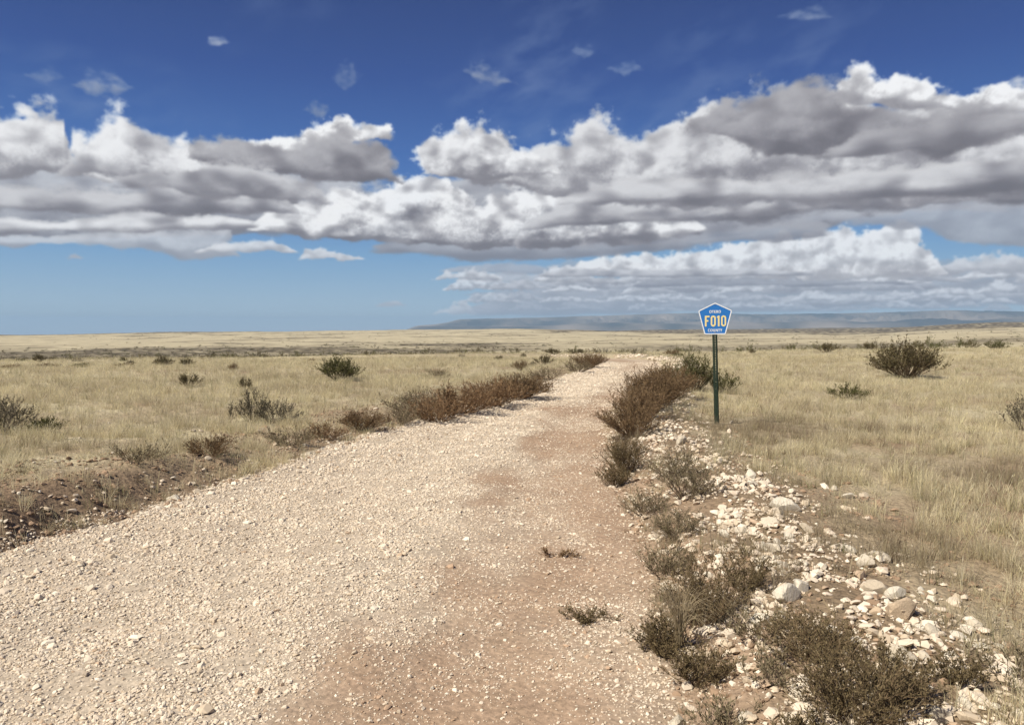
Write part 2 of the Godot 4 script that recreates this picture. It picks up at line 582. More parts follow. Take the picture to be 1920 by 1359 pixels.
func build_sign() -> void:
	var at := Vector3(3.05, 0.0, -11.02)
	at.y = land(at.x, at.z) - 0.02
	var s := Node3D.new()
	s.name = "road_sign"
	add_child(s)
	s.position = at
	s.rotation_degrees = Vector3(1.0, -9.0, 2.0)
	tag(s, "blue pentagonal county road sign reading F010 on a green steel post", "road sign")
	var top := 1.815
	# channel post: two flanges and a web pierced by a row of holes
	var post := Builder.new()
	var hi := top - 0.05
	post.box(Vector3(-0.024, -0.30, -0.030), Vector3(-0.019, hi, 0.0))
	post.box(Vector3(0.019, -0.30, -0.030), Vector3(0.024, hi, 0.0))
	post.box(Vector3(-0.036, -0.30, -0.034), Vector3(-0.0245, hi, -0.030))
	post.box(Vector3(0.0245, -0.30, -0.034), Vector3(0.036, hi, -0.030))
	post.box(Vector3(-0.0185, -0.30, -0.004), Vector3(-0.0052, hi - 0.002, 0.0))
	post.box(Vector3(0.0052, -0.30, -0.004), Vector3(0.0185, hi - 0.002, 0.0))
	post.box(Vector3(-0.005, -0.30, -0.0038), Vector3(0.005, 0.55, -0.0002))
	var y := 0.562
	while y < hi - 0.03:
		post.box(Vector3(-0.005, y, -0.0038), Vector3(0.005, y + 0.0135, -0.0002))
		y += 0.0254
	put("post", post.mesh(), M.post_green, s)
	# panel: pentagon with rounded corners, border and lettering raised on it
	var p := Node3D.new()
	p.name = "panel"
	s.add_child(p, true)
	p.position = Vector3(0, top - 0.455, 0.0)
	p.rotation_degrees.z = -1.2
	var o := rounded(poly([-0.152, 0.0, 0.152, 0.0, 0.244, 0.352, 0.0, 0.470, -0.244, 0.352]), 0.028)
	var b := Builder.new()
	b.slab(o, 0.001, 0.004)
	put("plate", b.mesh(), M.sign_blue, p)
	b = Builder.new()
	b.ring(inset(o, 0.001), inset(o, 0.0155), 0.0042, 0.0056)
	put("border", b.mesh(), M.sign_white, p)
	# route number
	var zf := 0.0066
	var zb := 0.0042
	var cy := 0.198
	var h := 0.158
	b = Builder.new()
	var x := -0.146
	var st := 0.024
	b.slab(poly([x, cy - h / 2, x + st, cy - h / 2, x + st, cy - 0.008, x + 0.050, cy - 0.008, x + 0.050, cy + 0.015, x + st, cy + 0.015, x + st, cy + h / 2 - 0.024, x + 0.066, cy + h / 2 - 0.024, x + 0.066, cy + h / 2, x, cy + h / 2]), zb, zf)
	put("numeral", b.mesh(), M.sign_cream, p)
	for cx in [-0.026, 0.122]:
		b = Builder.new()
		b.ring(stadium(cx, cy, 0.072, h + 0.004), stadium(cx, cy, 0.028, h - 0.042), zb, zf)
		put("numeral", b.mesh(), M.sign_cream, p)
	b = Builder.new()
	b.slab(poly([0.040, cy - h / 2, 0.064, cy - h / 2, 0.064, cy + h / 2, 0.046, cy + h / 2, 0.026, cy + h / 2 - 0.018, 0.026, cy + h / 2 - 0.034, 0.040, cy + h / 2 - 0.030]), zb, zf)
	put("numeral", b.mesh(), M.sign_cream, p)
	lettering("OTERO", 0.042, 0.165, 0.336, p)
	lettering("COUNTY", 0.042, 0.205, 0.062, p)
	for by in [0.438, 0.030]:
		var k := CylinderMesh.new()
		k.top_radius = 0.0065
		k.bottom_radius = 0.0075
		k.height = 0.006
		k.radial_segments = 10
		k.rings = 1
		var bolt := put("bolt", k, M.zinc, p)
		bolt.position = Vector3(0.0, by, 0.0072)
		bolt.rotation_degrees.x = 90.0

# ---------------------------------------------------------------- stones
func ico(sub: int) -> Array:
	var t := (1.0 + sqrt(5.0)) / 2.0
	var v := [Vector3(-1, t, 0), Vector3(1, t, 0), Vector3(-1, -t, 0), Vector3(1, -t, 0), Vector3(0, -1, t), Vector3(0, 1, t), Vector3(0, -1, -t), Vector3(0, 1, -t), Vector3(t, 0, -1), Vector3(t, 0, 1), Vector3(-t, 0, -1), Vector3(-t, 0, 1)]
	var f := [[0, 11, 5], [0, 5, 1], [0, 1, 7], [0, 7, 10], [0, 10, 11], [1, 5, 9], [5, 11, 4], [11, 10, 2], [10, 7, 6], [7, 1, 8], [3, 9, 4], [3, 4, 2], [3, 2, 6], [3, 6, 8], [3, 8, 9], [4, 9, 5], [2, 4, 11], [6, 2, 10], [8, 6, 7], [9, 8, 1]]
	for i in v.size(): v[i] = (v[i] as Vector3).normalized()
	for s in sub:
		var made := {}
		var g := []
		for a in f:
			var m := []
			for k in 3:
				var i: int = a[k]
				var j: int = a[(k + 1) % 3]
				var key := Vector2i(mini(i, j), maxi(i, j))
				if not made.has(key):
					made[key] = v.size()
					v.append(((v[i] + v[j]) as Vector3).normalized())
				m.append(made[key])
			g.append([a[0], m[0], m[2]])
			g.append([a[1], m[1], m[0]])
			g.append([a[2], m[2], m[1]])
			g.append(m)
		f = g
	return [v, f]

# a broken lump of limestone about one metre across, chopped by planes
func rock_mesh(s: int, sub: int, flat: float) -> ArrayMesh:
	var r := RandomNumberGenerator.new()
	r.seed = s
	var shape := ico(sub)
	var noise := make_noise(FastNoiseLite.TYPE_SIMPLEX_SMOOTH, 1.4, 3, s)
	var v: Array = shape[0]
	var cuts := []
	for k in 11:
		cuts.append([Vector3(r.randf_range(-1, 1), r.randf_range(-1, 1), r.randf_range(-1, 1)).normalized(), r.randf_range(0.42, 0.80)])
	var size := Vector3(1.0, flat * r.randf_range(0.85, 1.15), r.randf_range(0.66, 0.9)) * 0.62
	for i in v.size():
		var p: Vector3 = v[i]
		p *= 1.0 + 0.16 * noise.get_noise_3dv(p)
		for c in cuts:
			var over: float = p.dot(c[0]) - c[1]
			if over > 0.0: p -= c[0] * over * 0.94
		if sub > 1: p *= 1.0 + 0.045 * noise.get_noise_3dv(p * 4.0)
		elif sub == 0: p *= r.randf_range(0.8, 1.15)
		v[i] = p * size
	var b := Builder.new()
	for f in shape[1]: b.tri(v[f[0]], v[f[2]], v[f[1]])
	return b.mesh()

# single rocks: x, z, width, tint, flatness, label
const ROCKS := [
	[2.02, -5.52, 0.225, 1, 0.5, "long flat pale boulder at the edge of the tall grass"],
	[2.85, -6.26, 0.125, 1, 0.6, "rounded pale stone sitting in the dry grass beside a smaller one"],
	[3.03, -6.35, 0.095, 2, 0.6, "small dull stone half sunk in dry grass next to a rounded pale one"],
	[2.86, -6.55, 0.08, 0, 0.6, "small stone tucked behind the rounded pale stone in the grass"],
	[1.41, -3.77, 0.145, 1, 0.75, "large angular cream rock with a flat face beside the dark weed"],
	[1.55, -3.93, 0.10, 1, 0.8, "blocky cream rock leaning on a larger angular rock"],
	[1.19, -3.56, 0.11, 1, 0.75, "rounded white rock against the dark weedy shrub"],
	[1.91, -3.88, 0.14, 2, 0.7, "broad tan rock at the far end of the bare soil patch"],
	[1.98, -3.80, 0.115, 1, 0.65, "pale rock butted against a broad tan rock"],
	[1.85, -3.48, 0.135, 3, 0.75, "orange tinted limestone block in the rocky windrow"],
	[1.87, -3.37, 0.085, 1, 0.5, "flat white slab just below the orange tinted block"],
	[1.73, -3.48, 0.055, 3, 0.9, "small upright orange stone beside the orange tinted block"],
	[1.61, -2.99, 0.118, 0, 0.9, "pitted tall white rock behind the dark leafy shrub"],
	[2.02, -3.32, 0.08, 1, 0.45, "thin pale slab lying near the grass edge"],
	[2.20, -3.48, 0.075, 0, 0.7, "rounded stone alone in the grass beyond the windrow"],
	[2.08, -3.23, 0.07, 1, 0.6, "smooth pale stone at the end of a thin slab"],
	[1.85, -3.07, 0.095, 1, 0.5, "wedge shaped pale rock among fist sized stones"],
	[1.51, -2.60, 0.10, 0, 1.0, "upright chipped rock at the foot of the leafy shrub"],
	[1.81, -2.57, 0.075, 0, 0.9, "chipped grey white rock on bare soil below the grass"],
	[0.65, -2.89, 0.085, 0, 0.7, "pale rock at the gravel edge below the bleached grass clump"],
	[0.89, -2.77, 0.068, 0, 0.6, "grey white rock between the gravel edge and leafy shrub"],
	[0.68, -3.78, 0.062, 1, 0.7, "white stone on the road edge beside the weedy shrub"],
	[2.20, -6.84, 0.12, 1, 0.9, "upright white rock at the back of the windrow"],
	[3.35, -11.3, 0.085, 1, 0.6, "pale stone in the grass close to the sign post"],
	[-2.42, -15.43, 0.16, 1, 0.6, "white boulder among grass on the far side of the road"],
	[-1.78, -5.12, 0.085, 1, 0.5, "flat pale stone on the gravel near the red bank"],
	[0.62, -4.94, 0.05, 1, 0.8, "single white stone on the bare dirt track"],
	[1.58, -5.06, 0.105, 0, 0.6, "cream rock on the crest of the rock windrow"],
	[1.81, -5.19, 0.135, 0, 0.6, "wide cream rock below the long flat boulder"],
	[2.02, -5.02, 0.125, 2, 0.5, "flat tan slab at the grass edge below the long boulder"],
	[1.64, -4.58, 0.13, 0, 0.6, "broad rock bedded in the windrow above the bare soil"],
	[1.58, -4.27, 0.12, 0, 0.6, "broad pale rock bordering the bare soil patch"],
]

func add_rock(meshes: Array, x: float, z: float, y: float, width: float, tint: int, flat: float, label: String, group: String) -> void:
	var o := MeshInstance3D.new()
	o.name = "limestone_rock_%03d" % rocks_made if rocks_made else "limestone_rock"
	rocks_made += 1
	o.mesh = meshes[rng.randi() % meshes.size()]
	o.material_override = M["limestone_%d" % tint]
	add_child(o, true)
	var tall := width * flat / 0.7
	o.position = Vector3(x, y + tall * 0.13, z)
	o.rotation = Vector3(rng.randf_range(-0.3, 0.3), rng.randf() * TAU, rng.randf_range(-0.3, 0.3))
	o.scale = Vector3(width, tall, width * rng.randf_range(0.85, 1.1))
	tag(o, label, "rock", group)

func rock_label(w: float, tint: int, flat: float) -> String:
	return ["small ", "medium ", "large "][0 if w < 0.05 else (1 if w < 0.085 else 2)] + ["flat ", "wedged ", "blocky "][0 if flat < 0.6 else (1 if flat < 0.72 else 2)] + ["cream", "white", "tan", "orange"][tint]

func windrow_place(d: float, z: float) -> String:
	var across := "on its grassy side" if d > 1.35 else ("along its crest" if d > 0.7 else "on its gravel side")
	if z > -3.6: return across + " near the dense leafy shrub"
	if z > -4.6: return across + " by the bare soil patch"
	if z > -5.9: return across + " near the long flat boulder"
	if z > -7.2: return across + " by the grey wispy weed"
	if z > -9.0: return across + " by the upright weed bush"
	if z > -13.0: return across + " level with the sign post"
	return across + " beyond the sign post"

var rocks_made := 0
var rock_spots := []

func build_rocks() -> void:
	rng.seed = 501
	var big := []
	var small := []
	for k in 9: big.append(rock_mesh(700 + k, 2, 0.7))
	for k in 10: small.append(rock_mesh(740 + k, 1, 0.7))
	for a in ROCKS:
		add_rock(big, a[0], a[1], land(a[0], a[1]), a[2], a[3], a[4], a[5], "")
		rock_spots.append(Vector2(a[0], a[1]))
	# the windrow bladed off along the road's right edge
	var n := 0
	while n < 205:
		var z := -2.3 - 26.0 * pow(rng.randf(), 1.7)
		var d := rng.randfn(0.9, 0.36)
		if d < 0.05 or d > 2.2: continue
		var x := edge_r[int((8.0 - z) * 4.0)] + d
		if z > -3.6 and d < 1.0: continue
		var w := minf(0.15, 0.040 * exp(rng.randfn(0.0, 0.55)) * (1.0 + 0.05 * absf(z)))
		var tint: int = [0, 0, 1, 1, 2, 3][rng.randi() % 6]
		var flat := rng.randf_range(0.5, 0.85)
		add_rock(small, x, z, land(x, z), w, tint, flat, rock_label(w, tint, flat) + " windrow rock " + windrow_place(d, z), "windrow rocks")
		n += 1
	n = 0
	while n < 34:
		var z := -5.5 - 13.0 * pow(rng.randf(), 1.3)
		var x := edge_l[int((8.0 - z) * 4.0)] - absf(rng.randfn(0.1, 0.35))
		var w := 0.06 * exp(rng.randfn(0.0, 0.35))
		var tint: int = [0, 1, 2][rng.randi() % 3]
		var flat := rng.randf_range(0.45, 0.7)
		add_rock(small, x, z, land(x, z), w, tint, flat, rock_label(w, tint, flat) + " rock at the foot of the bank " + ("under the dark cut" if z > -7.5 else ("beside brown weed mats" if z > -11.5 else "beside the rust brown weeds")), "stones below the grassy bank")
		n += 1
	n = 0
	while n < 24:
		var z := -6.0 - 7.0 * rng.randf()
		var x := edge_l[int((8.0 - z) * 4.0)] - rng.randf_range(0.8, 4.5)
		if absf(x / z) > 0.72: continue
		var w := 0.05 * exp(rng.randfn(0.0, 0.35))
		var tint: int = [0, 1, 2][rng.randi() % 3]
		var flat := rng.randf_range(0.45, 0.7)
		add_rock(small, x, z, land(x, z), w, tint, flat, rock_label(w, tint, flat) + " rock on thin grassy soil " + ("just above the cut bank" if z > -8.0 else "well back from the cut bank"), "stones above the cut bank")
		n += 1

# ---------------------------------------------------------------- many copies of one mesh
func scatter(called: String, mesh: Mesh, material: Material, buf: PackedFloat32Array, label: String, category: String, parent: Node = self) -> void:
	if buf.is_empty(): return
	var mm := MultiMesh.new()
	mm.transform_format = MultiMesh.TRANSFORM_3D
	mm.use_colors = true
	mm.mesh = mesh
	mm.instance_count = buf.size() / 16
	mm.buffer = buf
	var o := MultiMeshInstance3D.new()
	o.name = called
	o.multimesh = mm
	o.material_override = material
	parent.add_child(o, true)
	if label: tag(o, label, category, "", "stuff")

func add_copy(buf: PackedFloat32Array, basis: Basis, at: Vector3, c: Vector3) -> void:
	buf.append_array(PackedFloat32Array([basis.x.x, basis.y.x, basis.z.x, at.x, basis.x.y, basis.y.y, basis.z.y, at.y, basis.x.z, basis.y.z, basis.z.z, at.z, c.x, c.y, c.z, 1.0]))

func stone_tone() -> Vector3:
	var k := rng.randf()
	var c := Vector3(0.60, 0.525, 0.430)
	if k < 0.16: c = Vector3(0.68, 0.62, 0.52)
	elif k > 0.96: c = Vector3(0.43, 0.33, 0.24)
	elif k > 0.76: c = Vector3(0.51, 0.43, 0.33)
	return c * rng.randf_range(0.88, 1.08)

func build_gravel() -> void:
	rng.seed = 777
	var meshes := []
	var bufs := []
	for k in 6:
		meshes.append(rock_mesh(800 + k, 0, 0.62))
		bufs.append(PackedFloat32Array())
	# on the road
	for band in [[5.0, -1.6, 2.0, 900], [-1.6, -4.5, 0.66, 8000], [-4.5, -8.0, 0.72, 4800], [-8.0, -14.0, 0.9, 2100], [-14.0, -24.0, 1.25, 800], [-24.0, -36.0, 1.9, 260]]:
		var z1: float = band[0]
		var z0: float = band[1]
		if z1 > 0.0: continue
		var count := int((z1 - z0) * 5.6 * band[3])
		for n in count:
			var z := rng.randf_range(z0, z1)
			var k := int((8.0 - z) * 4.0)
			var x := rng.randf_range(edge_l[k] - 0.15, edge_r[k] + 0.6)
			if absf(x) > 1.1 * -z + 0.8: continue
			var q := road_at(x, z)
			if q.x > rng.randf() * 0.6: continue
			var dirt := dirtiness(x, z, q.z)
			var clump := n_mid.get_noise_2d(x * 2.5, z * 2.5)
			if rng.randf() > (1.0 - 0.66 * dirt) * clampf(0.75 + clump, 0.2, 1.0): continue
			var w: float = 0.0125 * exp(rng.randfn(0.0, 0.46)) * band[2]
			if rng.randf() < 0.005: w *= 2.2
			if q.z < 0.2 and rng.randf() < 0.10: w *= 1.8
			w = minf(w, 0.06) * (1.0 - 0.35 * dirt)
			var y := maxf(road_height(x, z), land(x, z)) + w * 0.10
			var c := stone_tone()
			var b := Basis.from_euler(Vector3(rng.randf_range(-0.35, 0.35), rng.randf() * TAU, rng.randf_range(-0.35, 0.35))).scaled_local(Vector3(w, w * rng.randf_range(0.7, 1.1), w * rng.randf_range(0.8, 1.2)) * 1.5)
			add_copy(bufs[rng.randi() % 6], b, Vector3(x, y, z), c)
	# chips in the windrow and on the soil beside it
	for n in 24000:
		var z := -2.2 - 34.0 * pow(rng.randf(), 1.9)
		var k := int((8.0 - z) * 4.0)
		var d := rng.randfn(0.75, 0.42)
		if d < -0.2: continue
		var x := edge_r[k] + d
		if absf(x) > 1.1 * -z + 0.8: continue
		if rng.randf() > clampf(0.75 + 1.6 * n_mid.get_noise_2d(x * 1.4 + 9.0, z * 1.4), 0.05, 1.0): continue
		var w := minf(0.06, 0.014 * exp(rng.randfn(0.0, 0.65)) * (1.0 + 0.035 * absf(z)))
		var b := Basis.from_euler(Vector3(rng.randf_range(-0.5, 0.5), rng.randf() * TAU, rng.randf_range(-0.5, 0.5))).scaled_local(Vector3(w, w * rng.randf_range(0.7, 1.1), w * rng.randf_range(0.8, 1.2)) * 1.5)
		add_copy(bufs[rng.randi() % 6], b, Vector3(x, land(x, z) + w * 0.25, z), stone_tone())
	# the outer side of the bend
	for n in 420:
		var t := rng.randf() * 3.0
		var k := int(t)
		var p: Vector2 = (BEND[k] as Vector2).lerp(BEND[k + 1], t - k)
		var dd: Vector2 = (BEND[k + 1] - BEND[k]).normalized()
		p += Vector2(-dd.y, dd.x) * (1.5 + absf(rng.randfn(0.0, 0.35)))
		var w := 0.07 * exp(rng.randfn(0.0, 0.4))
		var b := Basis.from_euler(Vector3(rng.randf_range(-0.5, 0.5), rng.randf() * TAU, 0.0)).scaled_local(Vector3(w, w * 0.9, w) * 1.4)
		add_copy(bufs[rng.randi() % 6], b, Vector3(p.x, land(p.x, p.y) + w * 0.25, p.y), stone_tone())
	# the bank across the road
	for n in 3800:
		var z := -4.6 - 20.0 * pow(rng.randf(), 1.4)
		var k := int((8.0 - z) * 4.0)
		var d := absf(rng.randfn(0.0, 1.0))
		var x := edge_l[k] - d + 0.1
		if absf(x) > 1.0 * -z + 0.6: continue
		if rng.randf() > clampf(0.55 + 1.5 * n_mid.get_noise_2d(x * 1.4 + 9.0, z * 1.4), 0.0, 1.0) * (1.0 if d < 0.6 else 0.35): continue
		var w := minf(0.06, 0.020 * exp(rng.randfn(0.0, 0.5)))
		var b := Basis.from_euler(Vector3(rng.randf_range(-0.5, 0.5), rng.randf() * TAU, rng.randf_range(-0.5, 0.5))).scaled_local(Vector3(w, w * 0.8, w) * 1.5)
		add_copy(bufs[rng.randi() % 6], b, Vector3(x, land(x, z) + w * 0.2, z), stone_tone() * 0.92)
	# clods of soil on the cut bank, in the windrow and on the bare dirt
	for n in 26000:
		var z := -2.2 - 14.0 * pow(rng.randf(), 1.6)
		var k := int((8.0 - z) * 4.0)
		var left := rng.randf() < 0.55
		var x := edge_l[k] - rng.randf_range(-0.15, 1.9) if left else edge_r[k] + rng.randf_range(-1.4, 2.2)
		if absf(x) > 1.1 * -z + 0.8: continue
		var q := road_at(x, z)
		if q.x < 0.0 and rng.randf() > dirtiness(x, z, q.z) * 0.7: continue
		if rng.randf() > clampf(0.6 + 1.5 * n_mid.get_noise_2d(x * 1.9 + 3.0, z * 1.9), 0.05, 1.0): continue
		var w := minf(0.05, 0.013 * exp(rng.randfn(0.0, 0.6)) * (0.6 if q.x < 0.0 else 1.15))
		var b := Basis.from_euler(Vector3(rng.randf_range(-0.5, 0.5), rng.randf() * TAU, rng.randf_range(-0.5, 0.5))).scaled_local(Vector3(w, w * 0.8, w) * 1.5)
		var tone := Vector3(0.30, 0.215, 0.150) * rng.randf_range(0.7, 1.15)
		if q.x < 0.0: tone = Vector3(0.40, 0.29, 0.205) * rng.randf_range(0.85, 1.1)
		add_copy(bufs[rng.randi() % 6], b, Vector3(x, (maxf(road_height(x, z), land(x, z)) if q.x < 0.15 else land(x, z)) + w * 0.1, z), tone)
	var g := Node3D.new()
	g.name = "gravel"
	add_child(g)
	tag(g, "crushed pale limestone gravel strewn over the road and verge", "gravel", "", "stuff")
	var total := 0
	for k in 6:
		scatter("stones", meshes[k], M.gravel, bufs[k], "", "", g)
		total += bufs[k].size() / 16
	print("gravel ", total)

# ---------------------------------------------------------------- grass
func tuft_mesh(s: int, blades: int, tall: float, spread: float, wide: float, heads: float) -> ArrayMesh:
	var r := RandomNumberGenerator.new()
	r.seed = s
	var b := Builder.new()
	for k in blades:
		var a := r.randf() * TAU
		var out := Vector3(cos(a), 0, sin(a))
		var root := out * r.randf() * spread * 0.28 + Vector3(0, -0.02, 0)
		var h := tall * r.randf_range(0.45, 1.0)
		var lean := spread * pow(r.randf(), 1.5)
		var sway := Vector3(r.randf_range(-1, 1), 0, r.randf_range(-1, 1)) * tall * 0.06
		var p1 := root + out * lean * 0.36 + Vector3.UP * h * 0.45
		var p2 := root + out * lean * 0.72 + sway + Vector3.UP * h * 0.78
		var p3 := root + out * lean * 1.05 + sway * 1.6 + Vector3.UP * h
		var side := out.cross(Vector3.UP).rotated(out, r.randf_range(-1.2, 1.2)).rotated(Vector3.UP, r.randf_range(-1.0, 1.0)) * wide * r.randf_range(0.7, 1.2) * 0.5
		var v := r.randf_range(0.78, 1.15)
		var c := Color(v, v * r.randf_range(0.95, 1.02), v * r.randf_range(0.85, 1.05))
		b.quad(root - side, p1 - side * 0.85, p1 + side * 0.85, root + side, c)
		b.quad(p1 - side * 0.85, p2 - side * 0.6, p2 + side * 0.6, p1 + side * 0.85, c)
		b.tri(p2 - side * 0.6, p3, p2 + side * 0.6, c)
		if r.randf() < heads:
			# a thin seed head
			b.leaf(p3 - (p3 - p2) * 0.2, (p3 - p2).normalized(), side.normalized(), tall * 0.20, wide * 1.5, c)
	return b.mesh()

func grass_tone(p: float) -> Vector3:
	var k := rng.randf()
	var c := Vector3(0.680, 0.625, 0.435)
	if k < 0.16: c = Vector3(0.540, 0.465, 0.315)
	elif k < 0.25: c = Vector3(0.420, 0.390, 0.265)
	elif k > 0.78: c = Vector3(0.760, 0.715, 0.530)
	return c * rng.randf_range(0.88, 1.14) * (1.02 + 0.16 * p)

func worn_near(x: float, z: float) -> bool:
	return x > 0.0 and z > -12.0

func build_grass() -> void:
	rng.seed = 909
	var kinds := [tuft_mesh(1, 15, 0.22, 0.12, 0.0030, 0.10), tuft_mesh(2, 16, 0.155, 0.13, 0.0030, 0.06), tuft_mesh(3, 16, 0.095, 0.13, 0.0034, 0.0), tuft_mesh(4, 6, 0.33, 0.09, 0.0028, 0.4), tuft_mesh(5, 16, 0.055, 0.17, 0.0040, 0.0), tuft_mesh(6, 15, 0.20, 0.17, 0.0030, 0.1)]
	var bufs := []
	for k in kinds.size(): bufs.append(PackedFloat32Array())
	# thick near, thinner and broader with distance
	for ring in [[1.2, 6.0, 520.0, 0.9], [6.0, 12.0, 330.0, 0.95], [12.0, 22.0, 165.0, 1.0], [22.0, 40.0, 72.0, 1.0], [40.0, 75.0, 26.0, 1.0], [75.0, 130.0, 6.0, 1.1]]:
		var r0: float = ring[0]
		var r1: float = ring[1]
		var half := 64.0 if r1 < 13.0 else 42.0
		var area := (r1 * r1 - r0 * r0) * 0.5 * deg_to_rad(half * 2.0)
		for n in int(area * ring[2]):
			var r := sqrt(rng.randf_range(r0 * r0, r1 * r1))
			var a := deg_to_rad(rng.randf_range(-half, half))
			var x := r * sin(a)
			var z := -r * cos(a)
			var thick := 1.0
			var p := n_patch.get_noise_2d(x, z)
			var near_road := false
			var edge := 9.0
			if r < 70.0:
				var q := road_at(x, z)
				if q.x < 0.04: continue
				thick = cover(x, z, q)
				edge = q.x
				near_road = q.x < 1.9 and q.y > 0.0
			var bunch := n_mid.get_noise_2d(x * 2.4 + 70.0, z * 2.4)
			if rng.randf() > thick * clampf(0.52 + (2.8 if worn_near(x, z) else 1.8) * bunch, 0.03, 1.0): continue
			var k := 0
			var dice := rng.randf()
			if thick < 0.35 or edge < (0.4 if x < 0.0 else 0.9): k = 4 if dice < 0.45 else (2 if dice < 0.85 else 1)
			elif thick < 0.65: k = 2 if dice < 0.35 else (1 if dice < 0.8 else 4)
			else: k = 0 if dice < 0.35 else (5 if dice < 0.6 else (1 if dice < 0.9 else 3))
			if near_road or (x < 0.0 and edge < 1.2): k = 2 if dice < 0.4 else (1 if dice < 0.78 else (5 if dice < 0.92 else 0))
			var s: float = ring[3] * rng.randf_range(0.7, 1.25)
			var wide := s * (1.0 + 0.03 * maxf(0.0, r - 9.0))
			var basis := Basis.from_euler(Vector3(rng.randf_range(-0.15, 0.15), rng.randf() * TAU, rng.randf_range(-0.15, 0.15))).scaled_local(Vector3(wide, s, wide))
			var tone := grass_tone(p)
			var worn := x > 0.0 and z > -12.0
			var stale := clampf((0.34 if worn else 0.08) - 2.4 * n_big.get_noise_2d(x * 1.6 + 5.0, z * 2.6), 0.0, 0.85) * (1.0 if worn else 0.35)
			tone = tone.lerp(Vector3(0.34, 0.285, 0.205), stale)
			dice = rng.randf()
			if dice < 0.04: tone = Vector3(0.27, 0.27, 0.15)
			elif dice < 0.09 and k != 3: tone = Vector3(0.20, 0.15, 0.10)
			add_copy(bufs[k], basis, Vector3(x, land(x, z), z), tone)
	var g := Node3D.new()
	g.name = "dry_grass"
	add_child(g)
	tag(g, "straw coloured dry bunch grass covering the plain and verges", "grass", "", "stuff")
	var total := 0
	for k in kinds.size():
		scatter("tufts", kinds[k], M.straw, bufs[k], "", "", g)
		total += bufs[k].size() / 16
	print("grass ", total)

# ---------------------------------------------------------------- shrubs
const KIND := {
	# leaf pair colours, stem colour, stems, twigs per stem, leaves per twig, leaf length and width, uprightness
	"brown_weed": [Vector3(0.150, 0.100, 0.056), Vector3(0.235, 0.170, 0.100), Vector3(0.16, 0.11, 0.07), 60, 11, 10, 0.026, 0.0062, 0.25],
	"red_weed": [Vector3(0.190, 0.115, 0.062), Vector3(0.285, 0.205, 0.125), Vector3(0.20, 0.13, 0.08), 40, 9, 9, 0.030, 0.0075, 0.3],
	"grey_weed": [Vector3(0.150, 0.130, 0.080), Vector3(0.240, 0.205, 0.135), Vector3(0.18, 0.14, 0.10), 38, 8, 7, 0.030, 0.007, 0.3],
	"green_bush": [Vector3(0.085, 0.090, 0.038), Vector3(0.165, 0.160, 0.075), Vector3(0.13, 0.105, 0.07), 46, 9, 9, 0.040, 0.010, 0.75],
	"dark_bush": [Vector3(0.095, 0.080, 0.045), Vector3(0.155, 0.135, 0.075), Vector3(0.11, 0.085, 0.06), 40, 9, 8, 0.042, 0.011, 0.7],
	"bare_bush": [Vector3(0.085, 0.080, 0.055), Vector3(0.145, 0.130, 0.095), Vector3(0.125, 0.105, 0.085), 26, 8, 7, 0.030, 0.008, 0.8],
	"leafy_weed": [Vector3(0.100, 0.078, 0.044), Vector3(0.225, 0.180, 0.105), Vector3(0.15, 0.11, 0.07), 60, 11, 11, 0.018, 0.0058, 0.2],
}

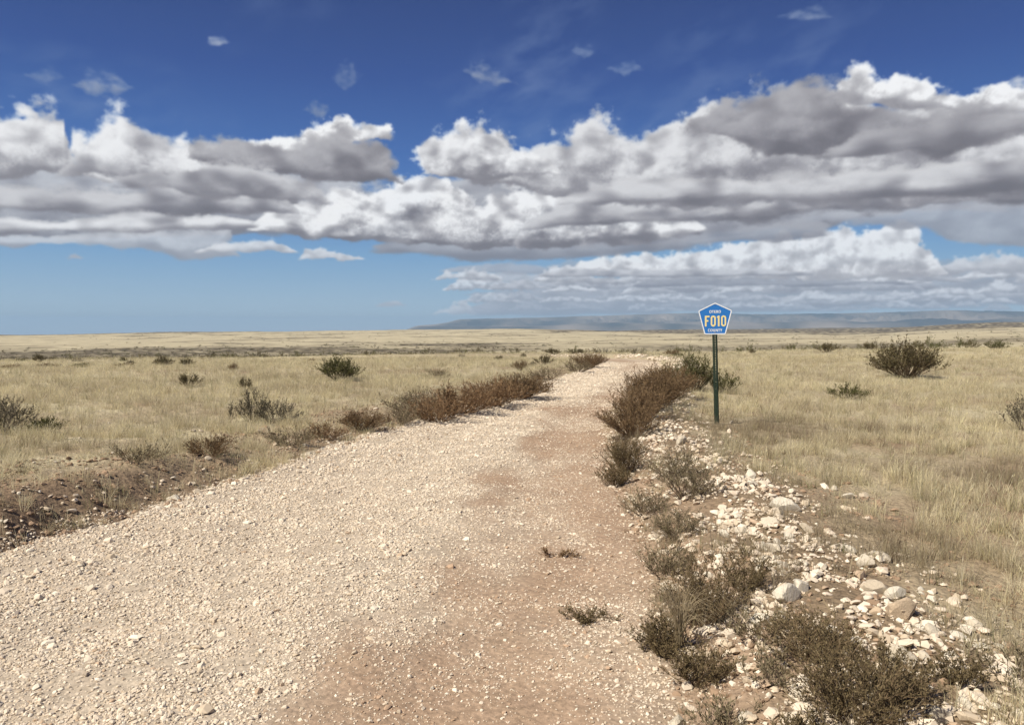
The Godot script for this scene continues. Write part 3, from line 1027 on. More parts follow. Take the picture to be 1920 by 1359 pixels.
func shrub_meshes(kind: String, s: int, w: float, h: float, fullness := 1.0) -> Array:
	var r := RandomNumberGenerator.new()
	r.seed = s
	var k: Array = KIND[kind]
	var wood := Builder.new()
	var green := Builder.new()
	var size := maxf(w, h)
	var leaf_long: float = k[6] * clampf(pow(size / 0.8, 0.7), 0.75, 3.0)
	var leaf_wide: float = k[7] * clampf(pow(size / 0.8, 0.7), 0.75, 3.0)
	var upright: float = k[8]
	var lobes := []
	for i in 5: lobes.append([r.randf() * TAU, r.randf_range(0.65, 1.15)])
	for i in int(k[3] * fullness):
		var a := r.randf() * TAU
		var rr := sqrt(r.randf())
		var lobe := 1.0
		for l in lobes:
			var c := cos(a - l[0])
			if c > 0.6: lobe = lerpf(lobe, l[1], (c - 0.6) / 0.4)
		var root := Vector3(cos(a), 0, sin(a)) * w * 0.10 * r.randf() + Vector3(0, -0.03, 0)
		var tip := Vector3(cos(a) * rr * w * 0.5 * lobe, h * (1.0 - 0.55 * rr * rr) * r.randf_range(0.68, 1.05) * (0.55 + 0.45 * lobe), sin(a) * rr * w * 0.5 * lobe)
		var mid := root.lerp(tip, 0.5) + (Vector3.UP * h * 0.12 * (1.0 - upright) + Vector3(cos(a), 0, sin(a)) * w * 0.05 * upright) + Vector3(r.randf_range(-1, 1), 0, r.randf_range(-1, 1)) * w * 0.05
		var thick := 0.006 * size * r.randf_range(0.6, 1.2)
		var last := root
		var tone: Vector3 = k[2] * r.randf_range(0.8, 1.2)
		for n in range(1, 5):
			var t := n / 4.0
			var p := root.lerp(mid, t).lerp(mid.lerp(tip, t), t)
			wood.twig(last, p, thick * (1.15 - 0.25 * (n - 1)), thick * (1.15 - 0.25 * n), Color(tone.x, tone.y, tone.z))
			last = p
		for n in k[4]:
			var t := r.randf_range(0.25 if upright < 0.5 else 0.38, 1.0)
			var p := root.lerp(mid, t).lerp(mid.lerp(tip, t), t)
			var d := ((tip - root).normalized() * (0.5 + upright) + Vector3(r.randf_range(-1, 1), r.randf_range(-0.25, 1.0), r.randf_range(-1, 1))).normalized()
			var long := size * r.randf_range(0.08, 0.20)
			var e := p + d * long
			if e.y < 0.01: e.y = 0.01 + r.randf() * 0.03
			wood.twig(p, e, thick * 0.4, thick * 0.15, Color(tone.x, tone.y, tone.z))
			for m in k[5]:
				var q := p.lerp(e, r.randf_range(0.15, 1.05))
				var ld := (d * 0.8 + Vector3(r.randf_range(-1, 1), r.randf_range(-0.4, 1.0), r.randf_range(-1, 1))).normalized()
				var side := ld.cross(Vector3(r.randf_range(-1, 1), r.randf_range(-1, 1), r.randf_range(-1, 1))).normalized()
				var c := (k[0] as Vector3).lerp(k[1], r.randf()) * r.randf_range(0.74, 1.02)
				green.leaf(q, ld, side, leaf_long * r.randf_range(0.6, 1.3), leaf_wide * r.randf_range(0.7, 1.3), Color(c.x, c.y, c.z))
	return [wood.mesh(), green.mesh()]

func add_shrub(called: String, meshes: Array, x: float, z: float, turn: float, scale_by: Vector3, label: String, category: String, group := "") -> Node3D:
	var o := Node3D.new()
	o.name = numbered(called)
	add_child(o)
	o.position = Vector3(x, maxf(land(x, z), road_height(x, z)) if road_at(x, z).x < 0.0 else land(x, z), z)
	o.rotation.y = turn
	o.scale = scale_by
	tag(o, label, category, group)
	put("stems", meshes[0], M.wood, o)
	put("foliage", meshes[1], M.plant, o)
	return o

# name, kind, x, z, width, height, fullness, label, category
const SHRUBS := [
	["green_shrub", "green_bush", -4.63, -19.84, 1.15, 0.66, 1.5, "rounded green shrub alone in the straw grass across the road", "shrub"],
	["spiky_shrub", "bare_bush", -4.05, -11.6, 0.62, 0.56, 2.2, "grey half bare shrub with a tall spiky clump above the road bank", "shrub"],
	["spiky_shrub", "bare_bush", -3.62, -11.45, 0.72, 0.34, 1.6, "low grey tangled bush leaning against the spiky half bare shrub", "shrub"],
	["spiky_shrub", "bare_bush", -4.48, -11.7, 0.22, 0.36, 0.35, "thin bare twiggy sprig beside the spiky half bare shrub", "shrub"],
	["grey_shrub", "bare_bush", -6.85, -9.9, 0.9, 0.42, 2.4, "grey green bush in the grass near the cut bank", "shrub"],
	["grey_shrub", "green_bush", -6.22, -9.8, 0.5, 0.22, 0.7, "low green bush touching a larger grey green one near the bank", "shrub"],
	["low_shrub", "grey_weed", -2.16, -21.53, 0.9, 0.22, 0.8, "flat grey weed patch in the grass beyond the rust brown weeds", "weed"],
	["rust_weed", "red_weed", -1.22, -12.45, 1.2, 0.34, 1.1, "rust brown weed clump closest to the bare dirt belt of the road", "weed"],
	["rust_weed", "red_weed", -0.98, -13.6, 1.6, 0.46, 1.4, "tallest rust brown weed clump on the grassy road edge", "weed"],
	["rust_weed", "red_weed", -0.40, -14.9, 1.6, 0.46, 1.3, "rust brown weed clump between the tallest one and a grey brown one", "weed"],
	["rust_weed", "brown_weed", 0.12, -16.5, 1.8, 0.42, 1.2, "grey brown weed clump at the end of the rust brown row", "weed"],
	["rust_weed", "grey_weed", -1.75, -13.2, 1.2, 0.4, 1.0, "grey weed clump behind the rust brown weeds", "weed"],
	["bank_weed", "brown_weed", -2.25, -11.1, 0.9, 0.26, 0.7, "dull brown weed clump on the road bank beside pale stones", "weed"],
	["bank_weed", "grey_weed", -1.8, -11.9, 0.8, 0.32, 1.0, "grey weed clump on the bank next to the rust brown row", "weed"],
	["bank_weed", "grey_weed", -2.85, -9.6, 0.85, 0.20, 0.7, "low grey weed mat where the bank meets the gravel", "weed"],
	["bank_weed", "red_weed", -2.62, -10.3, 0.7, 0.2, 0.6, "low reddish weed mat on the bank above the gravel edge", "weed"],
	["bank_weed", "brown_weed", -3.35, -8.2, 0.75, 0.16, 0.5, "brown weed mat among stones at the foot of the bank", "weed"],
	["bank_weed", "grey_weed", -3.75, -7.3, 0.7, 0.14, 0.5, "grey weed mat near the dark cut of the bank", "weed"],
	["bank_weed", "grey_weed", 1.0, -21.8, 1.2, 0.32, 0.9, "grey weed clump along the road before the bend", "weed"],
	["bank_weed", "grey_weed", 2.3, -26.0, 1.3, 0.36, 0.9, "dull grey weed clump on the inside of the bend", "weed"],
	["bank_weed", "brown_weed", 3.0, -29.3, 1.7, 0.55, 1.1, "dark brown weed mound hiding the inside of the bend", "weed"],
	["sign_bush", "green_bush", 4.10, -16.6, 0.95, 0.95, 1.5, "tall feathery green bush growing behind the sign post", "shrub"],
	["sign_bush", "green_bush", 4.75, -16.7, 0.8, 0.5, 0.8, "low green bush at the foot of the tall feathery bush", "shrub"],
	["sign_bush", "green_bush", 3.45, -15.9, 0.8, 0.6, 1.0, "olive green bush between brown roadside weeds and the feathery bush", "shrub"],
	["roadside_weed", "brown_weed", 1.62, -9.9, 0.95, 0.50, 1.0, "dark brown weed bush at the near end of the roadside row", "weed"],
	["roadside_weed", "brown_weed", 1.90, -11.0, 1.15, 0.60, 1.0, "second dark brown weed bush along the roadside row", "weed"],
	["roadside_weed", "brown_weed", 2.28, -12.2, 1.25, 0.66, 1.0, "third dark brown weed bush along the roadside row", "weed"],
	["roadside_weed", "brown_weed", 2.70, -13.5, 1.25, 0.68, 1.0, "fourth dark brown weed bush along the roadside row", "weed"],
	["roadside_weed", "brown_weed", 3.15, -14.9, 1.3, 0.66, 1.0, "last dark brown weed bush of the row next to green bushes", "weed"],
	["verge_weed", "leafy_weed", 1.18, -7.75, 0.55, 0.42, 1.2, "dark upright weed bush alone at the gravel edge", "weed"],
	["verge_weed", "leafy_weed", 1.02, -7.35, 0.42, 0.26, 0.8, "low dark weed in front of the upright weed bush", "weed"],
	["verge_weed", "grey_weed", 1.48, -6.25, 0.6, 0.28, 1.2, "grey wispy weed on the crest of the rock windrow", "weed"],
	["verge_weed", "grey_weed", 1.10, -6.1, 0.5, 0.22, 0.8, "grey wispy weed spilling toward the gravel", "weed"],
	["verge_weed", "grey_weed", 0.98, -4.65, 0.4, 0.22, 0.8, "pale grey weed at the gravel edge above the tangled weed", "weed"],
	["spread_shrub", "dark_bush", 11.55, -21.8, 2.25, 0.92, 2.2, "wide spreading dark bush standing in the straw grass", "shrub"],
	["low_shrub", "green_bush", 7.05, -15.6, 0.85, 0.26, 0.6, "low green plant in the straw grass before the wide bush", "shrub"],
	["edge_shrub", "bare_bush", 7.55, -10.9, 0.75, 0.5, 1.2, "half bare grey shrub rising from the grass of the sign's field", "shrub"],
	["weedy_shrub", "leafy_weed", 0.98, -3.75, 0.5, 0.36, 1.0, "tangled dark leafy weed beside the bleached drooping grass", "weed"],
	["weedy_shrub", "leafy_weed", 1.26, -3.95, 0.30, 0.32, 0.55, "dark leafy weed with thin shoots among the pale rocks", "weed"],
	["weedy_shrub", "leafy_weed", 0.82, -3.25, 0.40, 0.16, 0.7, "low dark weed mat below the bleached drooping grass", "weed"],
	["weedy_shrub", "leafy_weed", 1.30, -3.12, 0.5, 0.16, 1.0, "low grey green weed mat between the white rocks", "weed"],
	["weedy_shrub", "leafy_weed", 1.24, -2.60, 0.50, 0.24, 1.3, "dense dark leafy shrub at the foot of the rock windrow", "weed"],
	["weedy_shrub", "leafy_weed", 1.02, -2.48, 0.28, 0.13, 0.5, "dark weed spilling from the dense leafy shrub toward gravel", "weed"],
	["weedy_shrub", "leafy_weed", 1.42, -2.72, 0.32, 0.2, 0.6, "dark weed between the dense leafy shrub and the pitted rock", "weed"],
	["weedy_shrub", "grey_weed", 0.80, -2.72, 0.4, 0.10, 0.4, "thin grey weed mat over stones below the low dark weed mat", "weed"],
	["weedy_shrub", "grey_weed", 1.08, -2.95, 0.4, 0.10, 0.4, "thin grey weed mat between the low dark weed mats", "weed"],
	["weedy_shrub", "grey_weed", 1.15, -3.42, 0.4, 0.13, 0.5, "sprawling grey weed under the rounded white rock", "weed"],
	["weedy_shrub", "leafy_weed", 1.74, -2.82, 0.22, 0.12, 0.4, "small dark weed beside the pitted tall white rock", "weed"],
	["weedy_shrub", "grey_weed", 2.0, -2.85, 0.4, 0.12, 0.4, "thin grey weed at the grass edge near the wedge shaped rock", "weed"],
	["weedy_shrub", "leafy_weed", 0.72, -3.55, 0.3, 0.22, 0.9, "dark weed on the gravel side of the bleached drooping grass", "weed"],
	["verge_weed", "grey_weed", 1.35, -8.6, 0.6, 0.25, 0.9, "grey wispy weed joining the roadside row to the upright bush", "weed"],
	["verge_weed", "grey_weed", 1.55, -7.1, 0.6, 0.24, 0.9, "grey wispy weed among white rocks by the upright bush", "weed"],
	["verge_weed", "grey_weed", 1.2, -5.3, 0.45, 0.2, 0.8, "small grey weed on the windrow's gravel slope", "weed"],
	["road_weed", "leafy_weed", 0.42, -4.0, 0.32, 0.03, 0.28, "dead dark weed flattened on the bare dirt track", "weed"],
	["road_weed", "red_weed", 0.30, -5.15, 0.32, 0.025, 0.16, "small dead weed lying on gravel beyond the flattened dark one", "weed"],
]

# small shrubs out on the plain: x, z, width, height
const PLAIN := [[-14.0, -29.8, 0.85, 0.36], [-14.5, -30.6, 0.6, 0.4], [-12.3, -28.1, 0.62, 0.32], [-15.8, -30.7, 0.5, 0.22], [-13.3, -30.4, 0.5, 0.3], [-8.5, -33.8, 0.6, 0.28], [-9.4, -34.9, 0.45, 0.2],
	[1.3, -30.2, 0.85, 0.42], [0.27, -25.3, 0.6, 0.36], [0.75, -27.6, 0.3, 0.2], [-2.65, -39.0, 0.5, 0.35], [2.5, -44.5, 1.2, 0.35], [0.6, -42.0, 0.45, 0.35], [-0.6, -34.0, 0.5, 0.2],
	[17.4, -41.3, 1.3, 0.5], [21.6, -45.0, 0.9, 0.5], [23.0, -46.0, 0.6, 0.6], [30.7, -47.2, 1.3, 0.65], [8.8, -39.5, 0.8, 0.2], [25.2, -52.0, 0.7, 0.4], [14.2, -44.0, 0.5, 0.3],
	[-20.5, -28.6, 0.9, 0.2], [-19.2, -28.4, 1.0, 0.2], [-17.8, -28.5, 1.1, 0.22], [-16.4, -28.3, 0.9, 0.2], [-14.9, -28.6, 0.9, 0.18], [-18.6, -24.3, 0.8, 0.15], [-17.6, -24.2, 0.6, 0.14],
	[-21.0, -36.0, 0.7, 0.3], [-23.5, -37.0, 0.8, 0.35], [-18.8, -36.0, 0.5, 0.25], [-6.5, -27.5, 0.5, 0.2], [-7.6, -17.5, 0.6, 0.3], [-6.1, -17.0, 0.35, 0.3], [-9.0, -24.0, 0.4, 0.25], [5.6, -45.5, 1.5, 0.4], [7.4, -44.2, 1.3, 0.35], [3.9, -45.2, 1.2, 0.35], [8.8, -41.0, 1.0, 0.35]]

func build_shrubs() -> void:
	rng.seed = 313
	var k := 0
	for a in SHRUBS:
		add_shrub(a[0], shrub_meshes(a[1], 1000 + k * 7, a[4], a[5], a[6]), a[2], a[3], rng.randf() * TAU, Vector3.ONE, a[7], a[8])
		k += 1
	# the bleached clump of drooping grass in the tangled weed
	var r := RandomNumberGenerator.new()
	r.seed = 44
	var b := Builder.new()
	for n in 90:
		var a := r.randf() * TAU
		var out := Vector3(cos(a), 0, sin(a))
		var h := r.randf_range(0.16, 0.30)
		var reach := r.randf_range(0.10, 0.26)
		var last := out * 0.02 * r.randf()
		var v := r.randf_range(0.8, 1.15)
		for t in range(1, 7):
			var f := t / 6.0
			var p := out * reach * f * (0.5 + 0.5 * f) + Vector3.UP * h * sin(minf(f * 2.2, 2.75)) + Vector3(r.randf_range(-1, 1), 0, r.randf_range(-1, 1)) * 0.006
			b.twig(last, p, 0.0017 * (1.15 - f), 0.0017 * (1.0 - f) + 0.0004, Color(0.46 * v, 0.39 * v, 0.27 * v))
			last = p
	var clump := put("grass_clump", b.mesh(), M.straw)
	clump.position = Vector3(0.80, land(0.80, -3.5) + 0.06, -3.5)
	tag(clump, "bleached dry grass clump drooping over the dark tangled weed", "grass clump")
	# shrubs out on the plain share a few shapes
	var shapes := []
	for n in 5: shapes.append(shrub_meshes(["dark_bush", "green_bush", "bare_bush", "brown_weed", "dark_bush"][n], 2000 + n, 1.0, 0.5, 0.9))
	for a in PLAIN:
		var kind := rng.randi() % 5
		var look: String = ["dark", "green", "grey half bare", "brown", "dark"][kind]
		var build: String = "low flat " if a[3] < 0.24 else ("small rounded " if a[2] < 0.7 else "spreading ")
		var place := "in the grass beyond the road bend"
		if a[0] > 9.0: place = "far out in the sign's field beyond the wide bush"
		elif a[0] < -10.0: place = "far out on the plain across the road" if a[1] < -29.0 else "in a thin line across the plain beyond the road"
		elif a[0] < -3.0: place = "in the grass around the rounded green shrub"
		elif a[1] > -40.0: place = "in the grass on the inner side of the bend"
		add_shrub("plain_shrub", shapes[kind], a[0], a[1], rng.randf() * TAU, Vector3(a[2], a[3] / 0.5, a[2]), build + look + " shrub " + place, "shrub", "shrubs on the plain")
	# scrub of the hollow and the far slopes, too far off to count
	var bufs := [PackedFloat32Array(), PackedFloat32Array()]
	var far := [shrub_meshes("dark_bush", 3000, 1.0, 0.55, 0.35)[1], shrub_meshes("green_bush", 3001, 1.0, 0.55, 0.3)[1]]
	var n_made := 0
	while n_made < 1500:
		var bb := rng.randf_range(-38.0, 38.0)
		var rr := 60.0 * pow(16.0, rng.randf())
		var x := rr * sin(deg_to_rad(bb))
		var z := -rr * cos(deg_to_rad(bb))
		var f := n_far.get_noise_2d(x * 1.7 + 900.0, z * 1.7)
		var want := 0.16 + 0.5 * smoothstep(0.0, 0.3, f)
		if rr > 180.0 and rr < 470.0 and bb < 3.0: want = 0.9
		if rng.randf() > want: continue
		var w := rng.randf_range(0.9, 2.4)
		var basis := Basis(Vector3.UP, rng.randf() * TAU).scaled_local(Vector3(w, w * rng.randf_range(0.6, 1.1), w))
		add_copy(bufs[n_made % 2], basis, Vector3(x, land(x, z), z), Vector3.ONE)
		n_made += 1
	var g := Node3D.new()
	g.name = "distant_scrub"
	add_child(g)
	tag(g, "far off dark scrub dotting the hollow and the slopes beyond", "scrub", "", "stuff")
	for i in 2: scatter("bushes", far[i], M.plant, bufs[i], "", "", g)
const CLOUDS := [
	[0.9, 5, 0.7, 0.57, 0.55, 0.9, 0, 1, 1, [-4.9, 0.98, 9.73, 0.89, 34.43, 1.15, 40.36, 1.15], [-4.9, 1.14, -2.45, 1.71, 5.71, 2.11, 17.43, 2.18, 27.84, 1.88, 34.41, 2.15, 40.33, 2.08]],
	[0.66, 2.6, 0.93, 0.72, 0.35, 0.5, 0.3, 2, 1, [2.04, 1.88, 18.91, 1.78], [2.04, 2.04, 2.86, 2.61, 4.08, 2.73, 5.7, 2.52, 8.12, 2.91, 9.71, 3.05, 12.08, 3.03, 13.63, 3.25, 15.55, 2.59, 17.43, 2.61, 18.91, 1.93]],
	[0.74, 4, 0.72, 0.57, 0.5, 0.9, 0, 3, 1, [-4.08, 2.28, 13.64, 2.22, 34.4, 2.26, 40.32, 2.24], [-4.08, 2.44, -1.63, 2.94, 4.89, 3.33, 11.68, 3.35, 21.05, 3.31, 27.82, 2.96, 34.38, 3.09, 40.29, 3.11]],
	[0.57, 2.5, 0.86, 0.7, 0.4, 0.6, 0, 4, 1, [-10.52, 1.53, -8.13, 1.62], [-10.32, 1.61, -9.64, 1.97, -8.72, 2.02, -8.21, 1.66]],
	[0.57, 1.6, 0.93, 0.74, 0.3, 0.6, 0.2, 5, 1, [-6.04, 0.89, -2.86, 0.98], [-6.04, 0.98, -5.51, 1.46, -4.82, 1.47, -4.49, 2.12, -3.59, 2.04, -3.11, 1.55, -2.86, 1.02]],
	[0.66, 3, 0.84, 0.7, 0.35, 0.8, 0, 6, 1, [-4.48, 3.41, 4.89, 3.17], [-4.48, 3.49, -3.26, 4.15, 0.0, 4.31, 3.26, 4.06, 4.89, 3.33]],
	[0.82, 4, 0.76, 0.59, 0.45, 0.9, 0, 7, 1, [-5.7, 4.05, 9.71, 3.69, 27.82, 2.96, 34.38, 3.03, 40.3, 2.86], [-5.7, 4.33, -2.45, 4.95, 5.69, 5.01, 21.03, 4.48, 30.88, 4.26, 34.34, 4.43, 40.25, 4.4]],
	[1.33, 3.2, 0.74, 0.57, 0.38, 1, 0, 40, 1, [-3.27, 0.65, 9.73, 0.89, 21.09, 1.07, 34.43, 1.35, 40.35, 1.31], [-3.27, 1.51, -0.82, 2.94, 5.7, 4.33, 17.4, 4.35, 27.78, 4.39, 34.33, 4.76, 40.24, 4.71]],
	[0.82, 3.5, 0.84, 0.57, 0.3, 0.8, 0.2, 41, 1, [14.8, 1.34, 24.56, 1.49, 34.42, 1.75, 40.34, 1.74], [14.8, 1.66, 21.07, 2.28, 27.83, 2.31, 34.39, 2.76, 40.31, 2.7]],
	[0.82, 3.5, 0.8, 0.53, 0.3, 0.8, 0.2, 42, 1, [-3.27, 2.93, 9.71, 2.69, 24.54, 2.38, 29.71, 2.55], [-3.27, 3.09, 1.63, 3.83, 13.62, 3.56, 24.52, 3.41, 29.7, 2.9]],
	[0.31, 1.5, 0.78, 0.6, 0.42, 0.55, 0, 60, 1, [-0.23, 1.21, 3.26, 1.21], [-0.23, 1.29, 0.47, 1.75, 1.34, 1.96, 2.21, 1.66, 3.26, 1.29]],
	[0.31, 1.5, 0.78, 0.6, 0.42, 0.55, 0.3, 61, 1, [3.59, 1.49, 5.64, 1.49], [3.59, 1.57, 4.0, 1.88, 4.51, 1.95, 5.03, 1.84, 5.64, 1.57]],
	[0.31, 1.5, 0.78, 0.6, 0.42, 0.55, 0, 62, 1, [3.41, 1.28, 7.17, 1.27], [3.41, 1.36, 4.17, 1.57, 5.11, 1.81, 6.05, 1.58, 7.17, 1.35]],
	[0.31, 1.5, 0.86, 0.6, 0.42, 0.55, 0.6, 63, 1, [8.7, 1.19, 10.46, 1.18], [8.7, 1.27, 9.05, 1.72, 9.49, 1.81, 9.93, 1.87, 10.46, 1.26]],
	[0.31, 1.5, 0.86, 0.6, 0.42, 0.55, 0.3, 64, 1, [10.15, 1.18, 13.25, 1.17], [10.15, 1.26, 10.77, 1.53, 11.55, 1.64, 12.32, 1.46, 13.25, 1.25]],
	[0.31, 1.5, 0.78, 0.6, 0.42, 0.55, 0.3, 65, 1, [11.07, 1.43, 14.82, 1.41], [11.07, 1.51, 11.82, 1.75, 12.76, 1.9, 13.7, 1.67, 14.81, 1.49]],
	[0.31, 1.5, 0.86, 0.6, 0.42, 0.55, 0.6, 66, 1, [14.81, 1.35, 17.49, 1.33], [14.81, 1.43, 15.35, 1.6, 16.02, 1.88, 16.69, 1.59, 17.49, 1.41]],
	[0.31, 1.5, 0.98, 0.6, 0.42, 0.55, 0, 67, 1, [16.11, 1.37, 18.59, 1.35], [16.11, 1.44, 16.61, 1.76, 17.23, 1.83, 17.85, 1.66, 18.59, 1.43]],
	[0.31, 1.5, 0.98, 0.6, 0.42, 0.55, 0.3, 68, 1, [18.35, 1.42, 21.86, 1.39], [18.34, 1.49, 19.06, 1.65, 19.94, 1.76, 20.82, 1.69, 21.86, 1.46]],
	[0.31, 1.5, 0.78, 0.6, 0.42, 0.55, 0.6, 69, 1, [19.62, 1.17, 22.67, 1.15], [19.61, 1.25, 20.23, 1.59, 20.99, 1.9, 21.76, 1.56, 22.67, 1.22]],
	[0.31, 1.5, 0.78, 0.6, 0.42, 0.55, 0, 70, 1, [22.63, 1.12, 25.87, 1.09], [22.63, 1.2, 23.29, 1.4, 24.1, 1.53, 24.91, 1.38, 25.87, 1.17]],
	[0.31, 1.5, 0.78, 0.6, 0.42, 0.55, 0, 71, 1, [24.89, 1.27, 27.66, 1.24], [24.89, 1.34, 25.45, 1.5, 26.14, 1.7, 26.83, 1.68, 27.66, 1.31]],
	[0.31, 1.5, 0.98, 0.6, 0.42, 0.55, 0.3, 72, 1, [26.22, 1.26, 28.7, 1.23], [26.21, 1.34, 26.71, 1.62, 27.33, 1.97, 27.96, 1.78, 28.7, 1.31]],
	[0.31, 1.5, 0.86, 0.6, 0.42, 0.55, 0.3, 73, 1, [28.67, 1.2, 30.39, 1.18], [28.67, 1.27, 29.01, 1.68, 29.43, 1.92, 29.87, 1.57, 30.39, 1.25]],
	[0.31, 1.5, 0.86, 0.6, 0.42, 0.55, 0.6, 74, 1, [30.7, 1.32, 32.11, 1.3], [30.7, 1.39, 30.98, 1.69, 31.33, 1.76, 31.68, 1.66, 32.11, 1.37]],
	[0.31, 1.5, 0.78, 0.6, 0.42, 0.55, 0.6, 75, 1, [32.2, 1.04, 33.91, 1.02], [32.2, 1.11, 32.54, 1.33, 32.96, 1.56, 33.39, 1.5, 33.91, 1.08]],
	[0.31, 1.5, 0.94, 0.6, 0.42, 0.55, 0.6, 76, 1, [34.47, 1.15, 36.97, 1.11], [34.47, 1.22, 34.98, 1.33, 35.61, 1.51, 36.23, 1.37, 36.97, 1.18]],
	[0.31, 1.5, 0.94, 0.6, 0.42, 0.55, 0.6, 77, 1, [35.74, 1.06, 38.01, 1.03], [35.74, 1.13, 36.2, 1.38, 36.77, 1.42, 37.33, 1.46, 38.01, 1.09]],
	[0.31, 1.5, 0.78, 0.6, 0.42, 0.55, 0.3, 78, 1, [36.6, 1.09, 39.08, 1.05], [36.6, 1.15, 37.1, 1.42, 37.72, 1.61, 38.34, 1.41, 39.07, 1.12]],
	[0.31, 1.5, 0.94, 0.6, 0.42, 0.55, 0.3, 79, 1, [38.49, 0.99, 40.67, 0.96], [38.48, 1.06, 38.92, 1.28, 39.47, 1.44, 40.01, 1.46, 40.67, 1.02]],
	[0.4, 1.5, 0.94, 0.6, 0.36, 0.55, 0, 90, 1, [-3.88, 1.8, 0.96, 1.8], [-3.88, 1.88, -2.91, 2.57, -1.7, 2.74, -0.49, 2.55, 0.96, 1.88]],
	[0.4, 1.5, 0.78, 0.6, 0.36, 0.55, 0.6, 91, 1, [-0.76, 1.97, 2.66, 1.96], [-0.76, 2.05, -0.07, 2.66, 0.78, 2.96, 1.63, 2.54, 2.66, 2.05]],
	[0.4, 1.5, 0.94, 0.6, 0.36, 0.55, 0.3, 92, 1, [2.13, 1.86, 7.22, 1.84], [2.13, 1.94, 3.15, 2.32, 4.43, 2.38, 5.7, 2.22, 7.22, 1.92]],
	[0.4, 1.5, 0.78, 0.6, 0.36, 0.55, 0, 93, 1, [6.37, 2.0, 9.2, 1.98], [6.37, 2.08, 6.94, 2.72, 7.64, 2.99, 8.35, 2.52, 9.2, 2.06]],
	[0.4, 1.5, 0.98, 0.6, 0.36, 0.55, 0.6, 94, 1, [6.58, 1.85, 11.67, 1.82], [6.58, 1.93, 7.61, 2.32, 8.88, 2.52, 10.15, 2.43, 11.67, 1.9]],
	[0.4, 1.5, 0.94, 0.6, 0.36, 0.55, 0.6, 95, 1, [9.99, 1.91, 14.26, 1.88], [9.99, 1.99, 10.85, 2.42, 11.92, 2.62, 12.99, 2.46, 14.26, 1.96]],
	[0.4, 1.5, 0.94, 0.6, 0.36, 0.55, 0, 96, 1, [14.13, 1.98, 16.41, 1.96], [14.13, 2.06, 14.58, 2.61, 15.15, 2.69, 15.72, 2.51, 16.41, 2.04]],
	[0.4, 1.5, 0.86, 0.6, 0.36, 0.55, 0, 97, 1, [15.82, 1.86, 20.13, 1.81], [15.82, 1.94, 16.69, 2.3, 17.77, 2.58, 18.85, 2.42, 20.13, 1.89]],
	[0.4, 1.5, 0.78, 0.6, 0.36, 0.55, 0.6, 98, 1, [20.08, 1.61, 23.65, 1.57], [20.08, 1.69, 20.8, 2.0, 21.7, 2.16, 22.59, 2.19, 23.65, 1.65]],
	[0.4, 1.5, 0.98, 0.6, 0.36, 0.55, 0.6, 99, 1, [20.48, 1.81, 24.09, 1.76], [20.48, 1.88, 21.2, 2.53, 22.11, 2.66, 23.01, 2.45, 24.09, 1.84]],
	[0.4, 1.5, 0.94, 0.6, 0.36, 0.55, 0, 100, 1, [23.09, 1.69, 27.35, 1.63], [23.09, 1.77, 23.95, 2.35, 25.03, 2.48, 26.09, 2.22, 27.34, 1.71]],
	[0.4, 1.5, 0.98, 0.6, 0.36, 0.55, 0, 101, 1, [25.28, 1.78, 29.43, 1.71], [25.28, 1.85, 26.13, 2.11, 27.17, 2.43, 28.21, 2.39, 29.43, 1.78]],
	[0.4, 1.5, 0.94, 0.6, 0.36, 0.55, 0.3, 102, 1, [27.73, 1.84, 31.27, 1.78], [27.73, 1.91, 28.45, 2.31, 29.34, 2.6, 30.22, 2.22, 31.26, 1.85]],
	[0.4, 1.5, 0.98, 0.6, 0.36, 0.55, 0, 103, 1, [30.56, 1.69, 32.59, 1.65], [30.56, 1.76, 30.96, 2.27, 31.46, 2.62, 31.97, 2.5, 32.59, 1.72]],
	[0.4, 1.5, 0.94, 0.6, 0.36, 0.55, 0.6, 104, 1, [32.14, 1.52, 34.05, 1.49], [32.14, 1.59, 32.52, 1.9, 33.0, 1.94, 33.48, 1.86, 34.05, 1.55]],
	[0.4, 1.5, 0.98, 0.6, 0.36, 0.55, 0, 105, 1, [35.06, 1.62, 37.72, 1.57], [35.06, 1.69, 35.6, 1.9, 36.27, 1.93, 36.93, 1.92, 37.72, 1.63]],
	[0.4, 1.5, 0.98, 0.6, 0.36, 0.55, 0.6, 106, 1, [35.39, 1.51, 38.37, 1.45], [35.39, 1.57, 35.99, 1.94, 36.74, 2.09, 37.49, 1.89, 38.37, 1.51]],
	[0.4, 1.5, 0.78, 0.6, 0.36, 0.55, 0.6, 107, 1, [39.24, 1.35, 40.95, 1.32], [39.24, 1.41, 39.58, 1.64, 40.01, 1.73, 40.43, 1.77, 40.95, 1.38]],
	[0.52, 1.5, 0.98, 0.6, 0.3, 0.55, 0.6, 120, 1, [-5.31, 2.74, 0.77, 2.76], [-5.31, 2.83, -4.1, 3.68, -2.58, 4.15, -1.06, 4.05, 0.77, 2.84]],
	[0.52, 1.5, 0.86, 0.6, 0.3, 0.55, 0, 121, 1, [-1.95, 2.78, 3.39, 2.78], [-1.95, 2.87, -0.88, 3.5, 0.45, 3.81, 1.79, 3.44, 3.39, 2.86]],
	[0.52, 1.5, 0.98, 0.6, 0.3, 0.55, 0.6, 122, 1, [2.44, 2.65, 7.13, 2.63], [2.44, 2.73, 3.38, 2.99, 4.56, 3.35, 5.73, 3.05, 7.13, 2.71]],
	[0.52, 1.5, 0.98, 0.6, 0.3, 0.55, 0, 123, 1, [8.17, 2.39, 11.55, 2.36], [8.17, 2.47, 8.84, 3.08, 9.69, 3.64, 10.54, 3.27, 11.55, 2.44]],
